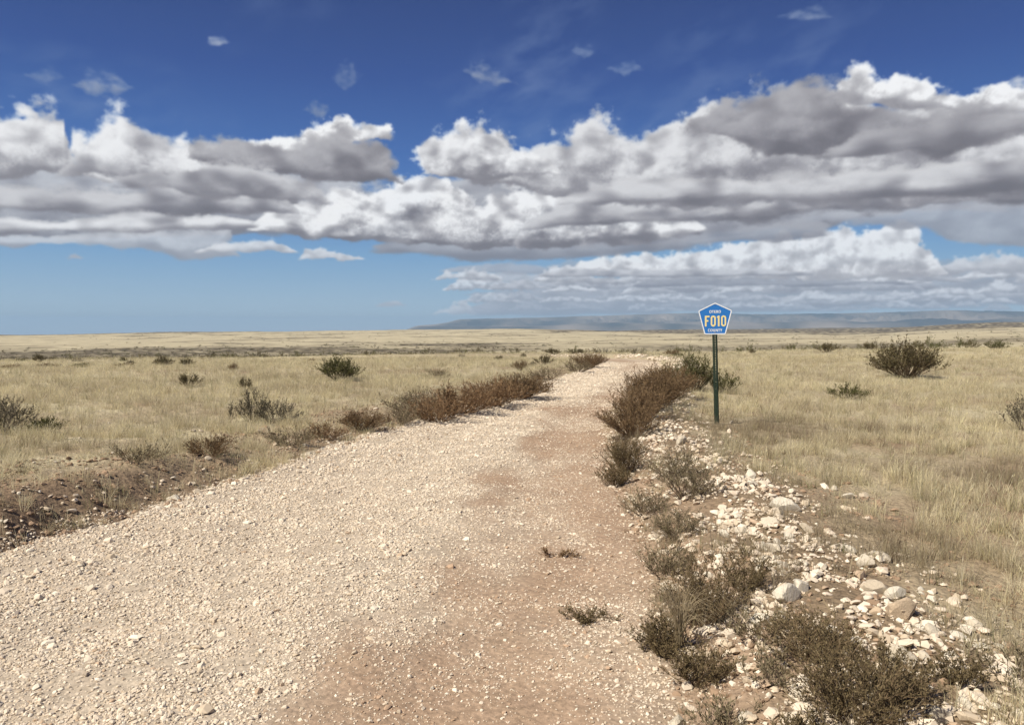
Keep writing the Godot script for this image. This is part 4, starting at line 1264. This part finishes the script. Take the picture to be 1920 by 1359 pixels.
	[0.52, 1.5, 0.78, 0.6, 0.3, 0.55, 0.3, 124, 1, [8.79, 2.52, 12.55, 2.49], [8.79, 2.6, 9.55, 3.11, 10.48, 3.5, 11.42, 3.07, 12.54, 2.56]],
	[0.52, 1.5, 0.98, 0.6, 0.3, 0.55, 0, 125, 1, [14.94, 2.6, 18.22, 2.55], [14.93, 2.67, 15.59, 3.18, 16.41, 3.56, 17.24, 3.19, 18.22, 2.63]],
	[0.52, 1.5, 0.94, 0.6, 0.3, 0.55, 0.3, 126, 1, [15.48, 2.45, 19.31, 2.4], [15.48, 2.53, 16.25, 3.22, 17.21, 3.4, 18.17, 3.22, 19.31, 2.47]],
	[0.52, 1.5, 0.86, 0.6, 0.3, 0.55, 0.3, 127, 1, [18.51, 2.56, 22.01, 2.5], [18.51, 2.64, 19.21, 3.43, 20.08, 3.78, 20.96, 3.37, 22.01, 2.58]],
	[0.52, 1.5, 0.78, 0.6, 0.3, 0.55, 0, 128, 1, [21.11, 2.59, 26.0, 2.5], [21.11, 2.67, 22.11, 3.12, 23.34, 3.41, 24.56, 3.34, 26.0, 2.57]],
	[0.52, 1.5, 0.78, 0.6, 0.3, 0.55, 0.3, 129, 1, [25.06, 2.51, 28.92, 2.43], [25.06, 2.58, 25.84, 3.3, 26.81, 3.58, 27.76, 3.56, 28.92, 2.5]],
	[0.52, 1.5, 0.98, 0.6, 0.3, 0.55, 0.3, 130, 1, [28.98, 2.12, 31.9, 2.05], [28.98, 2.19, 29.57, 2.57, 30.3, 2.61, 31.03, 2.57, 31.9, 2.12]],
	[0.52, 1.5, 0.98, 0.6, 0.3, 0.55, 0.3, 131, 1, [31.85, 2.15, 34.78, 2.08], [31.85, 2.22, 32.44, 2.82, 33.16, 3.25, 33.9, 2.85, 34.77, 2.14]],
	[0.52, 1.5, 0.86, 0.6, 0.3, 0.55, 0, 132, 1, [34.02, 2.16, 37.15, 2.08], [34.02, 2.23, 34.64, 2.9, 35.43, 3.07, 36.22, 2.66, 37.15, 2.14]],
	[0.52, 1.5, 0.94, 0.6, 0.3, 0.55, 0.6, 133, 1, [35.23, 1.99, 37.7, 1.93], [35.23, 2.05, 35.72, 2.38, 36.34, 2.71, 36.95, 2.7, 37.7, 1.99]],
	[0.52, 1.5, 0.86, 0.6, 0.3, 0.55, 0.3, 134, 1, [38.89, 2.13, 41.41, 2.05], [38.88, 2.19, 39.39, 2.51, 40.02, 2.89, 40.65, 2.77, 41.4, 2.11]],
	[0.68, 1.5, 0.94, 0.6, 0.24, 0.55, 0.3, 150, 1, [-6.01, 3.54, -0.8, 3.56], [-6.01, 3.62, -4.97, 4.3, -3.67, 4.42, -2.37, 4.57, -0.8, 3.64]],
	[0.68, 1.5, 0.98, 0.6, 0.24, 0.55, 0.6, 151, 1, [1.46, 3.35, 7.23, 3.32], [1.46, 3.43, 2.62, 4.45, 4.06, 5.19, 5.51, 4.29, 7.23, 3.4]],
	[0.68, 1.5, 0.78, 0.6, 0.24, 0.55, 0, 152, 1, [3.0, 3.22, 9.16, 3.18], [3.0, 3.3, 4.24, 3.79, 5.79, 4.04, 7.33, 3.83, 9.16, 3.26]],
	[0.68, 1.5, 0.86, 0.6, 0.24, 0.55, 0.6, 153, 1, [7.49, 3.32, 15.67, 3.23], [7.49, 3.4, 9.15, 4.25, 11.22, 4.58, 13.25, 4.52, 15.67, 3.3]],
	[0.68, 1.5, 0.78, 0.6, 0.24, 0.55, 0, 154, 1, [11.45, 3.47, 18.76, 3.35], [11.45, 3.55, 12.94, 4.11, 14.79, 4.3, 16.61, 4.31, 18.76, 3.43]],
	[0.68, 1.5, 0.78, 0.6, 0.24, 0.55, 0.3, 155, 1, [16.32, 3.41, 21.88, 3.3], [16.32, 3.49, 17.45, 4.32, 18.85, 4.89, 20.24, 4.38, 21.88, 3.38]],
	[0.68, 1.5, 0.78, 0.6, 0.24, 0.55, 0, 156, 1, [21.53, 3.07, 27.77, 2.92], [21.53, 3.15, 22.82, 3.79, 24.4, 3.77, 25.95, 3.55, 27.77, 2.99]],
	[0.68, 1.5, 0.98, 0.6, 0.24, 0.55, 0, 157, 1, [23.49, 3.02, 29.78, 2.85], [23.48, 3.09, 24.79, 3.44, 26.39, 3.57, 27.95, 3.29, 29.78, 2.93]],
	[0.68, 1.5, 0.78, 0.6, 0.24, 0.55, 0, 158, 1, [26.51, 3.05, 31.48, 2.91], [26.51, 3.13, 27.52, 3.85, 28.78, 4.08, 30.03, 3.52, 31.48, 2.98]],
	[0.68, 1.5, 0.94, 0.6, 0.24, 0.55, 0.6, 159, 1, [30.63, 3.11, 36.36, 2.92], [30.63, 3.18, 31.82, 3.63, 33.28, 3.85, 34.71, 3.55, 36.36, 2.98]],
	[0.68, 1.5, 0.86, 0.6, 0.24, 0.55, 0.3, 160, 1, [33.83, 2.78, 36.51, 2.69], [33.83, 2.85, 34.36, 3.61, 35.03, 3.8, 35.7, 3.65, 36.51, 2.76]],
	[0.68, 1.5, 0.86, 0.6, 0.24, 0.55, 0.6, 161, 1, [38.17, 2.83, 41.43, 2.69], [38.17, 2.89, 38.83, 3.31, 39.66, 3.51, 40.47, 3.43, 41.43, 2.76]],
	[1.15, 1.17, 0.9, 0.64, 0.22, 0.5, 0.35, 8, 1, [29.07, 3.45, 40.29, 3.11], [29.06, 3.63, 30.87, 4.6, 32.35, 4.81, 34.33, 4.83, 36.49, 5.12, 40.25, 4.4]],
	[1.15, 1.1, 1, 0.66, 0.12, 0.35, 0.8, 9, 1, [4.08, 4.06, 13.62, 3.64, 23.16, 3.15, 30.3, 3.24], [4.08, 4.22, 5.29, 5.18, 8.1, 5.63, 11.27, 5.73, 14.74, 6.27, 17.37, 6.42, 18.47, 6.91, 20.09, 7.29, 21.0, 6.5, 21.69, 7.21, 22.9, 7.74, 24.1, 7.38, 24.86, 6.61, 26.11, 6.83, 27.4, 7.32, 28.43, 6.62, 29.01, 5.68, 30.3, 3.52]],
	[0.74, 4, 0.84, 0.53, 0.2, 0.8, 0.2, 10, 1, [1.63, 3.75, 8.91, 3.62, 22.46, 3.61], [1.63, 3.99, 4.07, 4.54, 8.9, 4.58, 13.61, 4.27, 18.14, 4.33, 22.45, 3.84]],
	[0.82, 4, 0.66, 0.47, 0.3, 0.8, 0, 43, 1, [8.92, 3.06, 17.42, 2.88, 27.82, 2.88], [8.91, 3.3, 13.62, 3.72, 21.05, 3.42, 27.81, 3.17]],
	[1.97, 2.3475, 0.78, 0.515, 0.12, 1, 0, 44, 1, [-8.09, 6.89, 1.63, 5.76, 17.37, 6.65, 27.72, 7.3, 41.33, 7.04], [-8.08, 8.46, -4.85, 12.39, 1.62, 13.94, 13.49, 14.67, 27.55, 14.42, 41.13, 13.18]],
	[1.77, 2.925, 0.7, 0.47, 0.22, 1, 0, 11, 1, [-10.87, 5.66, -2.45, 5.03, 7.7, 5.23, 18.12, 5.78, 23.1, 6.41], [-10.87, 5.97, -8.09, 6.89, 1.63, 7.75, 13.57, 8.31, 20.97, 7.99, 23.08, 7.14]],
	[1.59, 2.1, 0.78, 0.57, 0.3, 1, 0, 12, 1, [20.98, 7.54, 25.78, 6.92, 29.0, 6.45, 32.05, 4.89, 36.5, 4.64, 41.41, 4.63], [20.97, 7.99, 26.06, 9.39, 30.74, 9.73, 34.2, 9.75, 41.26, 9.41]],
	[1.64, 2.3475, 0.8, 0.495, 0.14, 1, 0, 45, 1, [-41.86, 4.84, -34.31, 5.56, -26.79, 5.86, -19.56, 6.56, -10.47, 7.24], [-41.71, 9.35, -34.16, 10.98, -30.69, 11.73, -25.0, 12.34, -18.02, 11.84, -12.76, 11.76, -8.86, 10.57]],
	[1.33, 1.825, 0.86, 0.59, 0.25, 0.8, 0.2, 13, 1, [-41.87, 4.42, -32.63, 5.13, -26.47, 5.31, -23.82, 4.61, -20.31, 5.1], [-41.85, 5.2, -34.3, 5.89, -30.83, 6.33, -25.11, 7.39, -20.97, 7.99, -20.12, 5.79]],
	[0.9, 1.8, 0.94, 0.66, 0.2, 0.6, 0.3, 14, 1, [-22.95, 5.16, -15.89, 5.39], [-22.94, 5.31, -21.71, 6.03, -19.21, 6.35, -17.74, 6.41, -16.63, 5.83, -15.89, 5.47]],
	[0.82, 1.8, 0.92, 0.68, 0.2, 0.6, 0.25, 15, 1, [-16.09, 4.77, -10.88, 4.95], [-16.08, 4.92, -15.43, 5.87, -14.36, 5.97, -12.83, 5.54, -10.88, 5.11]],
	[0.66, 1.8, 0.78, 0.68, 0.35, 0.8, 0, 16, 1, [-30.88, 4.4, -29.82, 4.44], [-30.88, 4.47, -30.32, 4.94, -29.78, 4.52]],
	[1.51, 1.5249, 0.98, 0.455, 0.06, 0.5, 1, 17, 1, [-19.2, 6.95, -12.82, 6.17, -2.44, 5.84, 7.7, 6.11, 14.35, 6.9], [-19.19, 7.33, -17.33, 9.29, -12.77, 10.44, -9.05, 11.07, -8.37, 11.85, -6.46, 12.05, -4.94, 11.7, -4.46, 10.86, -3.04, 10.41, 0.0, 10.7, 3.65, 10.48, 8.86, 10.38, 14.34, 7.52]],
	[1.64, 2.474, 0.8, 0.425, 0.06, 1, 0.3, 18, 1, [0.81, 7.36, 13.58, 7.39, 23.07, 7.8, 30.79, 7.77, 41.31, 7.63], [0.81, 7.76, 4.06, 9.62, 13.54, 10.6, 24.37, 10.72, 33.62, 10.4, 41.22, 10.58]],
	[1.97, 1.3455, 0.88, 0.515, 0.03, 0.55, 0.7, 19, 1, [-6.86, 12.35, -2.43, 10.69, 3.65, 9.51, 11.63, 8.68, 23.06, 8.46, 33.69, 8.05, 41.3, 7.93], [-7.05, 13.4, -5.96, 14.62, -4.44, 15.25, -2.22, 15.43, -0.2, 14.77, 2.02, 14.76, 4.12, 14.66, 5.04, 15.83, 6.12, 16.24, 7.63, 15.6, 8.83, 14.68, 10.48, 14.39, 12.02, 15.62, 13.17, 15.92, 14.15, 16.78, 16.18, 16.56, 17.94, 16.82, 20.11, 16.28, 22.89, 16.66, 27.52, 15.48, 33.5, 14.85, 41.09, 14.32]],
	[1.44, 1.2558, 1, 0.575, 0.03, 0.4, 1, 20, 1, [22.92, 15.3, 27.55, 14.26, 34.11, 12.88, 41.17, 12.03], [23.06, 16.64, 23.62, 17.5, 24.55, 17.67, 26.04, 17.18, 27.5, 16.52, 29.39, 15.54, 30.75, 15.12, 32.06, 15.39, 33.62, 15.22, 36.19, 14.99, 41.08, 14.6]],
	[2.29, 1.5249, 0.68, 0.425, 0.02, 0.9, 0.15, 21, 1, [13.89, 13.48, 18.02, 12.2, 23.0, 11.47, 28.88, 11.26], [13.68, 15.2, 14.98, 16.65, 18.11, 17.7, 20.09, 17.71, 22.88, 17.26, 25.58, 16.06, 28.47, 15.29, 30.35, 13.41]],
	[2.62, 1.968, 0.7, 0.435, 0.02, 1, 0.1, 22, 1, [21.96, 11.63, 27.63, 11.26, 34.15, 11.36, 41.2, 11.16], [21.95, 12.2, 25.64, 13.44, 28.96, 14.24, 30.61, 14.98, 34.05, 14.91, 41.1, 14.03]],
	[2.29, 2.474, 0.82, 0.425, 0.03, 1, 0.5, 23, 1, [3.25, 9.16, 13.56, 8.77, 24.41, 8.58, 34.23, 8.65, 41.29, 8.23], [3.25, 9.63, 8.85, 11.15, 14.67, 11.59, 20.91, 11.28, 27.63, 10.88, 34.17, 10.82, 41.23, 10.29]],
	[1.44, 1.3455, 0.94, 0.515, 0.03, 0.6, 0.6, 24, 1, [-6.66, 11.21, -3.65, 10.68, 1.62, 10.89, 4.05, 11.25], [-6.93, 13.48, -5.84, 14.55, -4.04, 15.11, -1.62, 15.14, 0.61, 13.87, 2.43, 12.8, 4.05, 11.56]],
	[1.83, 1.3455, 0.92, 0.535, 0.03, 0.55, 0.7, 25, 1, [-41.76, 7.88, -34.21, 9.17, -30.14, 9.79, -28.3, 9.62], [-41.6, 12.52, -37.26, 13.9, -34.07, 14.07, -32.52, 14.53, -31.22, 14.38, -30.7, 13.81, -30.9, 12.81, -30.12, 10.8, -28.29, 9.96]],
	[1.97, 1.3455, 0.92, 0.495, 0.03, 0.55, 0.7, 26, 1, [-30.74, 9.73, -26.38, 9.36, -20.95, 9.24, -15.84, 8.99], [-30.56, 11.08, -30.21, 12.9, -28.98, 13.52, -28.02, 14.36, -27.48, 14.9, -26.75, 14.52, -24.97, 13.99, -23.47, 13.53, -21.58, 12.93, -18.75, 11.79, -15.83, 9.74]],
	[1.97, 1.968, 0.8, 0.435, 0.04, 0.9, 0.3, 27, 1, [-41.82, 6.09, -34.27, 6.95, -28.35, 7.19, -24.09, 7.74, -17.35, 8.09], [-41.75, 8.17, -34.21, 9.11, -30.74, 9.79, -27.01, 10.21, -21.63, 10.5, -18.05, 10.0, -15.85, 8.53]],
	[1.59, 1.1, 1, 0.59, 0.02, 0.4, 1, 28, 1, [-20.54, 12.02, -15.8, 11.98, -9.62, 13.68], [-20.17, 13.05, -19.09, 13.64, -17.82, 13.38, -16.33, 14.27, -14.25, 14.7, -12.72, 15.3, -10.39, 15.05, -8.67, 14.91, -8.75, 14.24, -9.42, 13.84]],
	[1.97, 1.4352, 0.7, 0.445, 0.02, 0.8, 0.1, 29, 1, [-23.68, 11.41, -19.14, 10.67, -14.31, 10.41, -9.06, 10.76], [-23.48, 12.76, -22.44, 13.77, -20.52, 13.52, -18.37, 13.19, -15.77, 13.95, -13.49, 14.67, -11.18, 14.5, -9.43, 13.47, -8.53, 12.3, -8.66, 11.15]],
	[1.97, 1.8415, 0.8, 0.455, 0.03, 0.9, 0.3, 30, 1, [-27.35, 9.28, -22.36, 8.93, -17.34, 8.62, -13.56, 9.08], [-27.33, 10.05, -25.02, 11.65, -21.6, 12.3, -18.02, 11.84, -14.31, 10.56, -13.36, 9.39]],
	[1.64, 2.221, 0.9, 0.475, 0.05, 0.9, 0.5, 31, 1, [-41.85, 5.02, -34.31, 5.76, -28.38, 6.13, -20.99, 6.8, -18.83, 7.2], [-41.81, 6.24, -34.27, 7.08, -29.59, 7.58, -24.42, 8.08, -20.61, 8.16, -18.82, 7.57]],
	[0.74, 1.6, 0.8, 0.66, 0.35, 1.6, 0, 32, 0.6, [-30.0, 15.39, -29.25, 14.92, -27.69, 15.06, -26.82, 15.64], [-30.0, 15.45, -29.43, 16.18, -28.75, 16.53, -27.66, 16.5, -26.82, 15.77]],
	[0.61, 1.8, 0.78, 0.64, 0.4, 1.6, 0, 33, 0.55, [-3.78, 18.53, -2.82, 17.97, -1.21, 17.63, 0.4, 17.7], [-3.78, 18.6, -3.22, 19.17, -2.21, 19.26, -1.01, 18.63, 0.4, 17.85]],
	[0.37, 1.8, 0.92, 0.8, 0.4, 1.5, 0, 34, 0.6, [-22.02, 19.14, -21.3, 18.84, -20.41, 19.21], [-22.02, 19.21, -21.63, 19.58, -20.93, 19.67, -20.41, 19.34]],
	[0.49, 1, 0.68, 0.58, 0.45, 1.6, 0, 35, 0.4, [-15.3, 15.35, -14.4, 14.76, -13.48, 15.4], [-15.3, 15.49, -14.84, 16.09, -14.01, 16.22, -13.48, 15.54]],
	[0.41, 2.4, 0.9, 0.8, 0.5, 1.7, 0, 36, 0.35, [19.53, 20.94, 21.09, 20.43, 22.74, 20.53], [19.53, 21.07, 20.55, 21.4, 21.76, 21.43, 22.74, 20.72]],
	[0.41, 1.2, 0.7, 0.62, 0.6, 1.7, 0, 37, 0.22, [-13.38, 17.53, -12.51, 16.81, -11.34, 17.59], [-13.38, 17.67, -12.87, 18.68, -11.91, 18.96, -11.34, 18.01]],
	[0.37, 2.4, 0.9, 0.8, 0.6, 1.7, 0, 38, 0.28, [4.34, 19.78, 5.42, 19.33, 6.41, 19.65], [4.34, 19.89, 4.82, 20.25, 5.81, 20.22, 6.41, 19.79]],
	[0.37, 2.4, 0.9, 0.8, 0.6, 1.7, 0, 39, 0.28, [7.14, 18.57, 8.4, 18.09, 9.74, 18.45], [7.13, 18.68, 7.81, 19.04, 9.1, 19.05, 9.74, 18.59]],
	[0.57, 1.8, 0.78, 0.66, 0.5, 1.7, 0, 46, 0.35, [-32.46, 15.51, -31.63, 15.14, -30.71, 15.73], [-32.46, 15.64, -32.04, 16.01, -31.22, 16.21, -30.7, 15.85]],
]
# ---------------------------------------------------------------- sky
# Each cloud: size of its billows in degrees, how far they are drawn out sideways, brightness of its lit tops and of its base,
# share of air in front of it, softness of its edge, share of brilliant white, seed, softness of its base; then its base and its top as bearing, elevation pairs.
const SKY_W := 4096
const SKY_COLS := 1024     # a quarter of the compass is computed; it goes on round the compass mirrored
const SKY_ROWS := 310
const SKY_DEG := 360.0 / 4096.0

func along(pl: Array, x: float) -> float:
	var n := pl.size()
	if x <= pl[0]: return pl[1]
	for i in range(2, n, 2):
		if x <= pl[i]:
			var t: float = (x - pl[i - 2]) / (pl[i] - pl[i - 2])
			return lerpf(pl[i - 1], pl[i + 1], t)
	return pl[n - 1]

func sky_tone(e: float) -> Vector3:
	var stops := SKY_STOPS
	for i in range(1, stops.size()):
		if e <= stops[i][0]:
			var t: float = (e - stops[i - 1][0]) / (stops[i][0] - stops[i - 1][0])
			return (stops[i - 1][1] as Vector3).lerp(stops[i][1], t)
	return stops[-1][1]

const SKY_STOPS := [
	[0.0, Vector3(0.70, 0.785, 0.835)], [2.0, Vector3(0.625, 0.735, 0.82)], [5.5, Vector3(0.485, 0.645, 0.80)], [9.0, Vector3(0.36, 0.53, 0.76)],
	[12.0, Vector3(0.295, 0.45, 0.70)], [18.0, Vector3(0.235, 0.345, 0.59)], [23.5, Vector3(0.208, 0.295, 0.51)], [45.0, Vector3(0.17, 0.24, 0.43)], [90.0, Vector3(0.14, 0.20, 0.37)]]

func make_noise(kind: int, freq: float, octaves: int, s: int) -> FastNoiseLite:
	var n := FastNoiseLite.new()
	n.noise_type = kind as FastNoiseLite.NoiseType
	n.frequency = freq
	n.seed = s
	n.fractal_type = FastNoiseLite.FRACTAL_FBM if octaves > 1 else FastNoiseLite.FRACTAL_NONE
	n.fractal_octaves = octaves
	return n

var cloud_top := []
var cloud_base := []
var cloud_noise := []
var cloud_box := []
var sky_rows := []

func prepare_clouds() -> void:
	for c in CLOUDS:
		var s: float = c[0]
		var base: Array = c[9]
		var top: Array = c[10]
		var tops := PackedFloat32Array()
		var bases := PackedFloat32Array()
		tops.resize(SKY_COLS)
		bases.resize(SKY_COLS)
		for i in SKY_COLS:
			var x := (i + 0.5) * SKY_DEG - 45.0
			tops[i] = along(top, x)
			bases[i] = along(base, x)
		cloud_top.append(tops)
		cloud_base.append(bases)
		var y_lo := 90.0
		var y_hi := 0.0
		for i in range(1, base.size(), 2): y_lo = minf(y_lo, base[i])
		for i in range(1, top.size(), 2): y_hi = maxf(y_hi, top[i])
		cloud_box.append([minf(base[0], top[0]) - s * 0.6, maxf(base[-2], top[-2]) + s * 0.6, y_lo - s * 0.4, y_hi + s * 0.7])
		var puff := make_noise(FastNoiseLite.TYPE_CELLULAR, 1.0, 1, 200 + int(c[7]))
		puff.cellular_return_type = FastNoiseLite.RETURN_DISTANCE
		puff.cellular_jitter = 1.0
		cloud_noise.append([make_noise(FastNoiseLite.TYPE_SIMPLEX_SMOOTH, 1.0, 3, 100 + int(c[7])), puff, make_noise(FastNoiseLite.TYPE_SIMPLEX_SMOOTH, 1.0, 4, 300 + int(c[7])), make_noise(FastNoiseLite.TYPE_SIMPLEX_SMOOTH, 1.0, 2, 400 + int(c[7]))])

# how dense a cloud is at bearing x, elevation y and depth z, all in degrees
func density(k: int, x: float, y: float, z: float, fine: bool) -> float:
	var c: Array = CLOUDS[k]
	var s: float = c[0]
	var xs: float = s * c[1]
	var n: Array = cloud_noise[k]
	var i := clampi(int((x + 45.0) / SKY_DEG), 0, SKY_COLS - 1)
	var tp: float = cloud_top[k][i]
	var bs: float = cloud_base[k][i]
	var box: Array = cloud_box[k]
	var tall := maxf(tp - bs, 0.05)
	var u := x / xs
	var v := y / s
	var w := z / s
	var low: float = n[0].get_noise_3d(u * 0.6, v * 0.6, w * 0.6)
	var below := y - bs + 0.22 * s * low
	var env := minf((tp - y) / minf(tall * 0.8, s * 1.6), below / maxf(0.07, minf(tall * 0.4, s * 0.45)))
	env = minf(env, minf(x - box[0], box[1] - x) / (s * 1.1 * sqrt(c[1])) - 0.2)
	env = minf(env, 1.0)
	env -= w * w * 0.55
	if env < -0.75: return 0.0
	var du := u + 0.22 * low
	var p1: float = n[1].get_noise_3d(du * 0.95, v * 0.95, w * 0.95)
	var d := env - 0.55 * p1 - 0.52 + 0.55 * low
	if d < -0.35: return 0.0
	var p2: float = n[1].get_noise_3d(du * 2.3 + 9.0, v * 2.3, w * 2.3)
	var rough := lerpf(0.35, 1.0, smoothstep(0.1, 0.6, below / tall))
	d -= (0.34 * p2 + 0.18) * rough
	if fine:
		d += n[2].get_noise_3d(u * 3.4, v * 3.4, w * 3.4) * (0.16 + 0.20 * c[5])
		if c[8] < 1.0: d += n[2].get_noise_3d(u * 0.9 + 5.0, v * 0.9, w) * 2.0 + 0.1
	return clampf(d / (0.10 + 0.55 * c[5]), 0.0, 1.0)

func sky_row(j: int) -> void:
	var row := PackedVector3Array()
	row.resize(SKY_COLS)
	var y := (j + 0.5) * SKY_DEG
	var tone := sky_tone(y)
	var veil: FastNoiseLite = cloud_noise[0][2]
	var high := smoothstep(11.0, 15.0, y) * (1.0 - smoothstep(25.5, 27.0, y))
	var order := []
	for k in range(CLOUDS.size() - 1, -1, -1):
		if y > cloud_box[k][2] and y < cloud_box[k][3]: order.append(k)
	var sun := Vector3(-0.52, 0.72, 0.46)
	for i in SKY_COLS:
		var x := (i + 0.5) * SKY_DEG - 45.0
		var left := 1.0
		var sum := Vector3.ZERO
		for k in order:
			var box: Array = cloud_box[k]
			if x < box[0] or x > box[1]: continue
			var c: Array = CLOUDS[k]
			var s: float = c[0]
			if y > cloud_top[k][i] + s * 0.7 or y < cloud_base[k][i] - s * 0.4: continue
			var st := s * 0.17
			var z := s * 1.75 - st * fposmod(sin(x * 127.1 + y * 311.7) * 43758.5, 1.0)
			var tall: float = maxf(cloud_top[k][i] - cloud_base[k][i], 0.05)
			var t := clampf((y - cloud_base[k][i]) / tall, 0.0, 1.0)
			var dark: float = cloud_noise[k][3].get_noise_2d(x / (s * sqrt(c[1])) * 0.6, y / s * 0.75)
			var thick: float = 8.5 if c[8] >= 1.0 else 1.3 * c[8]   # scraps are thin shreds
			var own := 1.0
			var got := 0.0
			while z > -s * 1.2 and own > 0.04:
				var d := density(k, x, y, z, true)
				if d > 0.01:
					var through := exp(-d * st / s * thick)
					var depth := 0.0
					var step := 0.11
					var far := 0.0
					for m in 4:
						far += step
						depth += density(k, x + sun.x * far * s * c[1], y + sun.y * far * s, z + sun.z * far * s, m < 2) * step
						step *= 1.75
					var lit := exp(-depth * 4.6) * 0.80 + exp(-depth * 1.2) * 0.20
					lit *= lerpf(0.55, 1.0, smoothstep(0.0, 0.5, t)) * clampf(0.94 + 1.05 * dark, 0.3, 1.2)
					got += own * (1.0 - through) * clampf(lit * (0.92 + 0.38 * c[6]), 0.0, 1.15)
					own *= through
				z -= st if d > 0.0 else st * 1.3
			var a := 1.0 - own
			if a < 0.004: continue
			var l := got / a
			var floor_tone := lerpf(c[3], lerpf(c[3], c[2], 0.42), clampf(smoothstep(0.0, 0.9, t) + 0.7 * dark, 0.0, 1.0))
			var g: float = minf(lerpf(floor_tone, c[2], l), 0.985)
			var cool := clampf(1.0 - g, 0.0, 0.5)
			var col := Vector3(g - cool * 0.006, g - cool * 0.026, g + cool * 0.024).lerp(SKY_AIR, c[4])
			a = minf(a * 1.04, 1.0) * (1.0 - c[4] * 0.35)
			sum += col * left * a
			left *= 1.0 - a
			if left < 0.02: break
		var back := tone
		if high > 0.0 and left > 0.02:
			var m := veil.get_noise_2d(x * 0.045 + 3.0, y * 0.06)
			var d := veil.get_noise_2d((x + y * 0.8) * 0.16, (y - x * 0.4) * 0.42 + 20.0)
			var v := clampf((m + 0.05) * 1.5, 0.0, 1.0) * clampf(d * 1.4 + 0.4, 0.0, 1.0) * high
			back = tone.lerp(Vector3(0.60, 0.65, 0.76), v * 0.36)
		row[i] = sum + back * left
	sky_rows[j] = row

const SKY_AIR := Vector3(0.62, 0.68, 0.77)

func sky_panorama() -> ImageTexture:
	prepare_clouds()
	sky_rows.resize(SKY_ROWS)
	var job := WorkerThreadPool.add_group_task(sky_row, SKY_ROWS)
	WorkerThreadPool.wait_for_group_task_completion(job)
	var H := SKY_W / 2
	var img := Image.create(SKY_W, H, false, Image.FORMAT_RGB8)
	for r in H:
		var e := 90.0 - (r + 0.5) * SKY_DEG
		var t := sky_tone(maxf(e, 0.0))
		img.fill_rect(Rect2i(0, r, SKY_W, 1), Color(t.x, t.y, t.z))
	var ring := PackedByteArray()
	ring.resize(SKY_COLS * SKY_ROWS * 3)
	var back := PackedByteArray()
	back.resize(SKY_COLS * SKY_ROWS * 3)
	for j in SKY_ROWS:
		for i in SKY_COLS:
			var t: Vector3 = sky_rows[j][i] * 255.0
			var o := ((SKY_ROWS - 1 - j) * SKY_COLS + i) * 3
			var m := ((SKY_ROWS - 1 - j) * SKY_COLS + SKY_COLS - 1 - i) * 3
			var r8 := clampi(roundi(t.x), 0, 255)
			var g8 := clampi(roundi(t.y), 0, 255)
			var b8 := clampi(roundi(t.z), 0, 255)
			ring[o] = r8; ring[o + 1] = g8; ring[o + 2] = b8
			back[m] = r8; back[m + 1] = g8; back[m + 2] = b8
	var plain := Image.create_from_data(SKY_COLS, SKY_ROWS, false, Image.FORMAT_RGB8, ring)
	var mirrored := Image.create_from_data(SKY_COLS, SKY_ROWS, false, Image.FORMAT_RGB8, back)
	var all := Rect2i(0, 0, SKY_COLS, SKY_ROWS)
	var y0 := H / 2 - SKY_ROWS
	img.blit_rect(plain, all, Vector2i(1536, y0))
	img.blit_rect(mirrored, all, Vector2i(512, y0))
	img.blit_rect(mirrored, all, Vector2i(2560, y0))
	img.blit_rect(plain.get_region(Rect2i(512, 0, 512, SKY_ROWS)), Rect2i(0, 0, 512, SKY_ROWS), Vector2i(0, y0))
	img.blit_rect(plain.get_region(Rect2i(0, 0, 512, SKY_ROWS)), Rect2i(0, 0, 512, SKY_ROWS), Vector2i(3584, y0))
	return ImageTexture.create_from_image(img)
